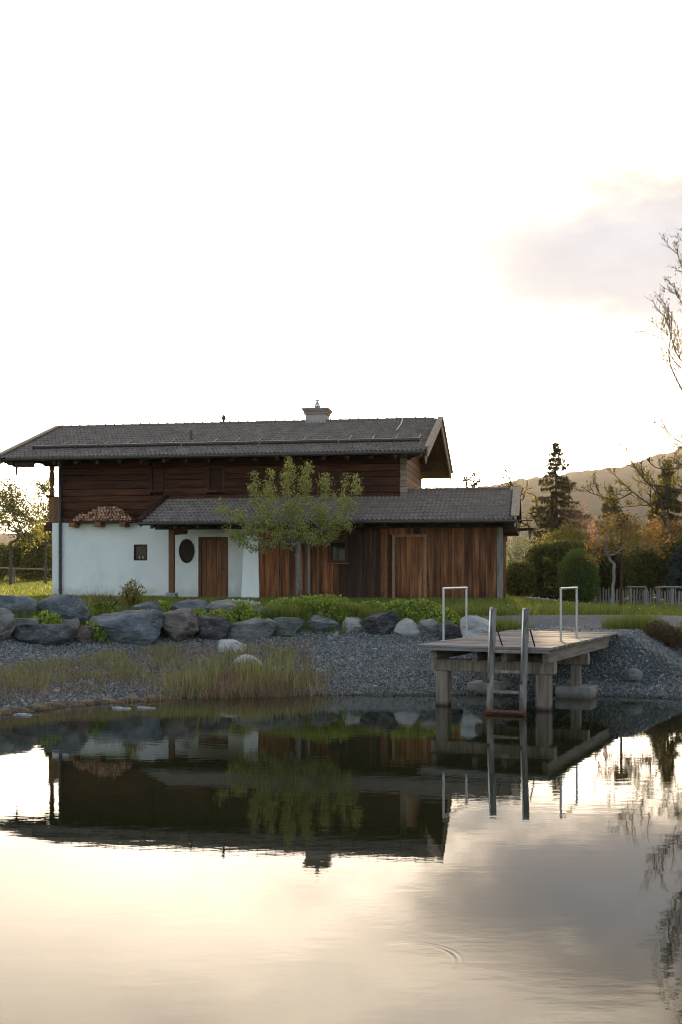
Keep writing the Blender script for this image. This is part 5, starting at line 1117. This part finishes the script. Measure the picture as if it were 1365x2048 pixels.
def limb_tree(name, label, base_px, Y, trunk, limbs, r0, bark, leaf, nleaf, lsize, seed, every=0.28, twig_len=0.8, tip=0.009):
    """trunk and limbs as polylines in photo columns and rows (third value: depth offset in metres); twigs grow along the limbs"""
    rg = np.random.default_rng(seed); x0 = xat(base_px, Y); z0 = gz(x0, Y) - 0.1; base = Vector((x0, Y, z0))
    def pl(pts):
        out = []
        for q in pts: v = at(q[0], q[1], Y); v.y += (q[2] if len(q) > 2 else 0.0); out.append(v - base)
        return out
    def smooth(P, n=5):
        out = []
        for i in range(len(P) - 1):
            p0, p1, p2, p3 = P[max(i - 1, 0)], P[i], P[i + 1], P[min(i + 2, len(P) - 1)]
            for j in range(n):
                t_ = j / n; out.append(0.5 * ((2 * p1) + (p2 - p0) * t_ + (2 * p0 - 5 * p1 + 4 * p2 - p3) * t_ * t_ + (3 * p1 - p0 - 3 * p2 + p3) * t_ ** 3))
        return out + [P[-1]]
    e_ = empty(name, base, 0, label, 'tree'); tr = MB(); bd = []
    tp = smooth([Vector((0, 0, 0))] + pl(trunk)); tr.tube(tp, [r0 * (1 - 0.85 * i / (len(tp) - 1)) for i in range(len(tp))], 8)
    br = tr
    def twig(a, d_, L_, r_, lvl):
        P = [a]; dd = d_.copy(); k_ = 4
        for i in range(k_):
            dd = (dd + Vector((rg.normal(0, 0.10), rg.normal(0, 0.10), 0.10 + rg.normal(0, 0.06)))).normalized(); P.append(P[-1] + dd * (L_ / k_))
        br.tube(P, [r_, r_ * 0.85, r_ * 0.7, r_ * 0.55, r_ * 0.4], 4, False); bd.extend(P[1:])
        if lvl > 0:
            for i in range(1, k_ + 1):
                for _ in range(2):
                    sd_ = Vector(rg.normal(0, 1, 3)); sd_ = (sd_ - dd * sd_.dot(dd)).normalized()
                    twig(P[i], (dd * 0.75 + sd_ * 0.6).normalized(), L_ * rg.uniform(0.3, 0.55), r_ * 0.6, lvl - 1)
    for lm in limbs:
        P = smooth(pl(lm)); n_ = len(P); L_ = sum((P[i + 1] - P[i]).length for i in range(n_ - 1)); r_ = min(r0 * 0.45, 0.008 + 0.009 * L_)
        br.tube(P, [max(tip, r_ * (1 - 0.85 * i / (n_ - 1))) for i in range(n_)], 6, False)
        acc = 0.0
        for i in range(1, n_):
            acc += (P[i] - P[i - 1]).length
            while acc > every:
                acc -= every; dd = (P[i] - P[i - 1]).normalized(); sd_ = Vector(rg.normal(0, 1, 3)); sd_.z = abs(sd_.z) * 0.6; sd_ = (sd_ - dd * sd_.dot(dd)).normalized()
                twig(P[i] - (P[i] - P[i - 1]) * rg.uniform(), (dd * 0.7 + sd_ * 0.75).normalized(), twig_len * rg.uniform(0.4, 1.0), tip, 1)
        bd.extend(P[n_ // 2:])
    br.build('trunk', M[bark], e_)
    A = np.array([b[:] for b in bd]); Pq = A[rg.integers(0, len(A), nleaf)] + rg.normal(0, 0.05, (nleaf, 3))
    link('crown', leaf_mesh('crown', Pq, lsize, rg, 0.5), M[leaf], e_); return e_
limb_tree('branching_tree', 'nearly bare tree with few yellow leaves left of the budding tree', 1345, 48, [(1342, 1120), (1330, 1040), (1318, 990), (1300, 950)],
    [[(1332, 1045), (1300, 1010), (1262, 985, -0.3), (1222, 950, -0.5), (1208, 938, -0.6)], [(1262, 985, -0.3), (1230, 1000, -0.2), (1205, 990, 0.2), (1190, 955, 0.4)], [(1205, 990, 0.2), (1188, 985, 0.4), (1170, 972, 0.5)], [(1318, 990), (1300, 960, 0.5), (1272, 918, 0.8), (1251, 890, 1.0)],
     [(1318, 990), (1335, 950, -0.6), (1340, 910, -0.8)], [(1300, 1010), (1290, 975, -0.8), (1262, 945, -1.0)], [(1318, 990), (1350, 975, 0.5), (1368, 950, 0.7)], [(1300, 1010), (1262, 1012, 0.5), (1235, 1015, 0.6)]],
    0.10, 'twig', 'leaf_yellow', 1700, 0.09, 42, 0.3, 0.75, 0.013)
limb_tree('budding_tree', 'tall budding tree whose bare twigs reach in from the right edge', 1450, 42, [(1448, 1050), (1440, 900), (1436, 760), (1424, 620), (1412, 500), (1400, 400)],
    [[(1440, 860), (1395, 820), (1365, 795, -0.4), (1329, 731, -0.7), (1330, 675, -0.8), (1332, 632, -0.8)], [(1436, 790), (1395, 755), (1363, 724, 0.5), (1340, 672, 0.8), (1334, 655, 0.8)], [(1430, 690), (1392, 650), (1364, 616, -0.3), (1345, 592, -0.5), (1340, 574, -0.6)],
     [(1446, 930), (1400, 902), (1365, 880, 0.4), (1343, 855, 0.6), (1315, 796, 0.8)], [(1446, 950), (1400, 922), (1362, 903, -0.5), (1324, 883, -0.9), (1291, 850, -1.0)], [(1446, 1010), (1380, 985), (1340, 970, 0.8), (1310, 962, 1.0), (1284, 923, 1.2), (1258, 895, 1.3)],
     [(1420, 590), (1390, 560), (1370, 525, 0.4), (1362, 490, 0.5)], [(1415, 520), (1385, 480), (1375, 440, -0.3)], [(1436, 770), (1480, 720), (1500, 640)], [(1440, 870), (1500, 800), (1535, 700)], [(1424, 620), (1460, 560), (1470, 480)], [(1446, 930), (1520, 880), (1570, 800)],
     [(1395, 755), (1372, 700, 1.0), (1358, 640, 1.3), (1350, 610, 1.4)], [(1400, 902), (1370, 850, -1.4), (1352, 800, -1.8), (1346, 770, -1.9)], [(1400, 922), (1375, 930, 1.5), (1340, 925, 1.9), (1325, 905, 2.1)]],
    0.19, 'twig', 'leaf_dark', 5200, 0.075, 43, 0.24, 1.0, 0.015)
for px, Y, fy, lb, sd_, lob_ in ((945, 66, 1010, 'thin bare tree peeking over the annex ridge beside the sun', 51, [(945, 960, 22, 22)]), (1012, 64, 1010, 'thin bare tree above the right end of the annex ridge', 52, [(1010, 955, 20, 30), (1030, 985, 20, 25)]),
                             (1060, 66, 1060, 'pale bare tree left of the tall spruce', 53, [(1055, 1000, 30, 42), (1075, 1030, 22, 36), (1045, 1040, 22, 30)])):
    tree('bare_tree', lb, px, Y, fy, [plobe(*l, Y) for l in lob_], 70, 900, 0.09, 'twig', 'leaf_yellow', 0.10, sd_, 0.3, 0.14, 0.02, power=0.42, group='thin trees behind the annex')
# left side
Y = 70
tree('leafy_tree', 'airy multi-branched tree at the left picture edge', 22, Y, 1085, [plobe(25, 1025, 48, 48, Y, 4), plobe(-25, 1020, 40, 50, Y, 2), plobe(60, 1060, 26, 34, Y, 1.4), plobe(15, 985, 25, 22, Y, 0.8)], 190, 5200, 0.17, 'bark', 'leaf_olive', 0.13, 61, 0.35, 0.3, 0.011)
tree('slender_tree', 'slender sparse tree just left of the balcony', 92, 74, 1060, [plobe(92, 1000, 18, 40, 74, 2), plobe(84, 1040, 22, 36, 74, 2), plobe(84, 975, 12, 14, 74, 0.5)], 70, 1500, 0.17, 'bark', 'leaf_olive', 0.09, 62, 0.35, 0.22, 0.011)
for i, (bx, m_, lb) in enumerate((((-60, 1080, 40, 1158), 'leaf_olive', 'olive hedge shrub at the left picture edge behind the rail fence'), ((20, 1072, 100, 1158), 'leaf_yellow', 'yellow-green shrub behind the rail fence, middle one'), ((62, 1040, 140, 1158), 'leaf_olive', 'tall olive shrub beside the white house wall'))):
    bush('field_shrub', lb, bx, 84, 7500, 0.2, m_, 70 + i, 2.5, 0.6, 0.28, group='shrubs behind the rail fence', shell=0.4)
# plants by the house
bush('leafy_perennial', 'upright leafy perennial in front of the white wall', (240, 1160, 288, 1218), 29.4, 1500, 0.075, 'leaf_yellow', 80, 2.2, 0.8, 0.3, 'plant', aspect=0.3, shell=0.25)
bush('twiggy_shrub', 'brown twiggy low shrub left of the leafy perennial', (180, 1192, 250, 1226), 28.6, 1500, 0.06, 'heather', 81, 2.2, 0.8, 0.3, 'plant', aspect=0.2, shell=0.2)
bush('porch_tuft', 'small reddish weeds at the foot of the small tree', (575, 1180, 640, 1204), 35.3, 500, 0.05, 'heather', 82, 2.0, 0.5, 0.4, 'plant', aspect=0.3, shell=0.1)

# ------------------------------------------------------------------ fences, nest box
fence = empty('picket_fence', (xat(1275, 41), 41, 0), 0, 'grey picket fence of rough stakes with log rails at right', 'fence')
random.seed(9); FO = fence.location
n = 44; 
for i in range(n):
    px = 1190 + i * 5.6; Yf = 43.5 - 4.5 * (px - 1190) / 175; x = xat(px, Yf); z = gz(x, Yf); hgt_ = random.uniform(0.52, 0.66); r_ = random.uniform(0.022, 0.034)
    MB().tube([(x - FO.x, Yf - FO.y, z - 0.1), (x - FO.x + random.uniform(-0.02, 0.02), Yf - FO.y, z + hgt_), (x - FO.x + random.uniform(-0.02, 0.02), Yf - FO.y, z + hgt_ + 0.05)], [r_, r_ * 0.9, 0.008], 6).build('picket', M['fence_wood'], fence)
for p0, p1 in ((1256, 1292), (1312, 1344), (1345, 1400)):
    q = []
    for px in (p0, (p0 + p1) / 2, p1): Yf = 43.5 - 4.5 * (px - 1190) / 175 - 0.07; x = xat(px, Yf); q.append((x - FO.x, Yf - FO.y, gz(x, Yf) + 0.68 + random.uniform(0, 0.03)))
    MB().tube(q, 0.035, 8).build('top_log', M['verge_wood'], fence)
for px in (1262, 1293, 1318, 1344):
    Yf = 43.5 - 4.5 * (px - 1190) / 175 - 0.07; x = xat(px, Yf); z = gz(x, Yf); MB().tube([(x - FO.x, Yf - FO.y, z - 0.1), (x - FO.x, Yf - FO.y, z + 0.66)], 0.045, 8).build('fence_post', M['fence_wood'], fence)
rf = empty('rail_fence', (xat(29, 76), 76, 0), 0, 'low wooden rail fence crossing the meadow left of the house', 'fence')
for px in (-60, 29, 118):
    x = xat(px, 76); z = gz(x, 76); MB().tube([(x - rf.location.x, 0, z - 0.1), (x - rf.location.x, 0, at(px, 1136, 76).z)], 0.07, 8).build('fence_post', M['grey_wood'], rf)
a, b, c = at(-70, 1133, 75.9), at(29, 1137, 75.9), at(130, 1140, 75.9)
MB().tube([q - Vector((rf.location.x, 76, 0)) for q in (a, b, c)], 0.055, 8).build('rail', M['verge_wood'], rf)
nbx = empty('nest_box', (xat(1243, 37.3), 37.3, 0), 0, 'dark nest box on a tall pole behind the young tree', 'nest box')
zb = at(1243, 1052, 37.3).z; MB().tube([(0, 0, gz(nbx.location.x, 37.3) - 0.1), (0, 0, zb)], 0.04, 8).build('pole', M['beam_wood'], nbx)
MB().box((-0.19, -0.16, zb), (0.19, 0.16, zb + 0.33), bev=0.01).build('box', M['beam_wood'], nbx)
MB().prism([(-0.23, -0.2, zb + 0.331), (0.23, -0.2, zb + 0.331), (0.0, -0.2, zb + 0.42)], (0, 0.4, 0)).build('box_roof', M['beam_wood'], nbx)

# ------------------------------------------------------------------ wooded hill and haze
ridge_px = [(-400, 1100), (300, 1060), (700, 1030), (880, 992), (960, 978), (1060, 960), (1150, 947), (1250, 936), (1310, 921), (1365, 905), (1600, 850), (2400, 780), (3600, 900)]
RX = np.array([xat(a, 1900.0) for a, _ in ridge_px]); RZ = np.array([CAMZ - (b - HY) * 1900.0 / FPX for _, b in ridge_px])
hx = np.linspace(RX[0], RX[-1], 560); hy = np.linspace(1250, 2300, 70); HX, HYg = np.meshgrid(hx, hy)
crest = np.interp(HX, RX, RZ); prof_ = sstep(HYg, 1230, 1900) * (1 - 0.5 * sstep(HYg, 1900, 2350))
tn = np.array([mnoise.fractal(Vector((a * 0.03, b * 0.03, 0)), 0.6, 2.3, 4) for a, b in zip(HX.ravel(), HYg.ravel())]).reshape(HX.shape)
tb = np.array([mnoise.noise(Vector((a * 0.004, b * 0.004, 5))) for a, b in zip(HX.ravel(), HYg.ravel())]).reshape(HX.shape)
HZ = 12 + (crest - 12 + tb * 10) * prof_ + tn * 6
ih = np.arange(HX.size).reshape(HX.shape)
mat('forest', [(0.025, 0.028, 0.012), (0.055, 0.05, 0.025), (0.09, 0.075, 0.04)], 0.95, 0.03, detail=8, spec=0.0)
tag(link('hill', fast_mesh('hill', np.stack([HX, HYg, HZ], -1).reshape(-1, 3), np.stack([ih[:-1, :-1], ih[:-1, 1:], ih[1:, 1:], ih[1:, :-1]], -1).reshape(-1, 4), True), M['forest']), 'wooded hill fading into warm haze behind the garden', 'hill', kind='structure')
HAZE = True
if HAZE:
    hm = bpy.data.materials.new('haze'); hm.use_nodes = True; t = hm.node_tree; t.nodes.remove(t.nodes['Principled BSDF'])
    pv = t.nodes.new('ShaderNodeVolumePrincipled'); pv.inputs['Color'].default_value = (0.97, 0.91, 0.86, 1); pv.inputs['Density'].default_value = 0.00012; pv.inputs['Anisotropy'].default_value = 0.25
    t.links.new(pv.outputs[0], t.nodes['Material Output'].inputs['Volume'])
    o = MB().box((-4200, -450, -3), (4200, 6100, 300)).build('haze', hm); tag(o, 'thin warm evening haze filling the air', 'haze', kind='stuff')
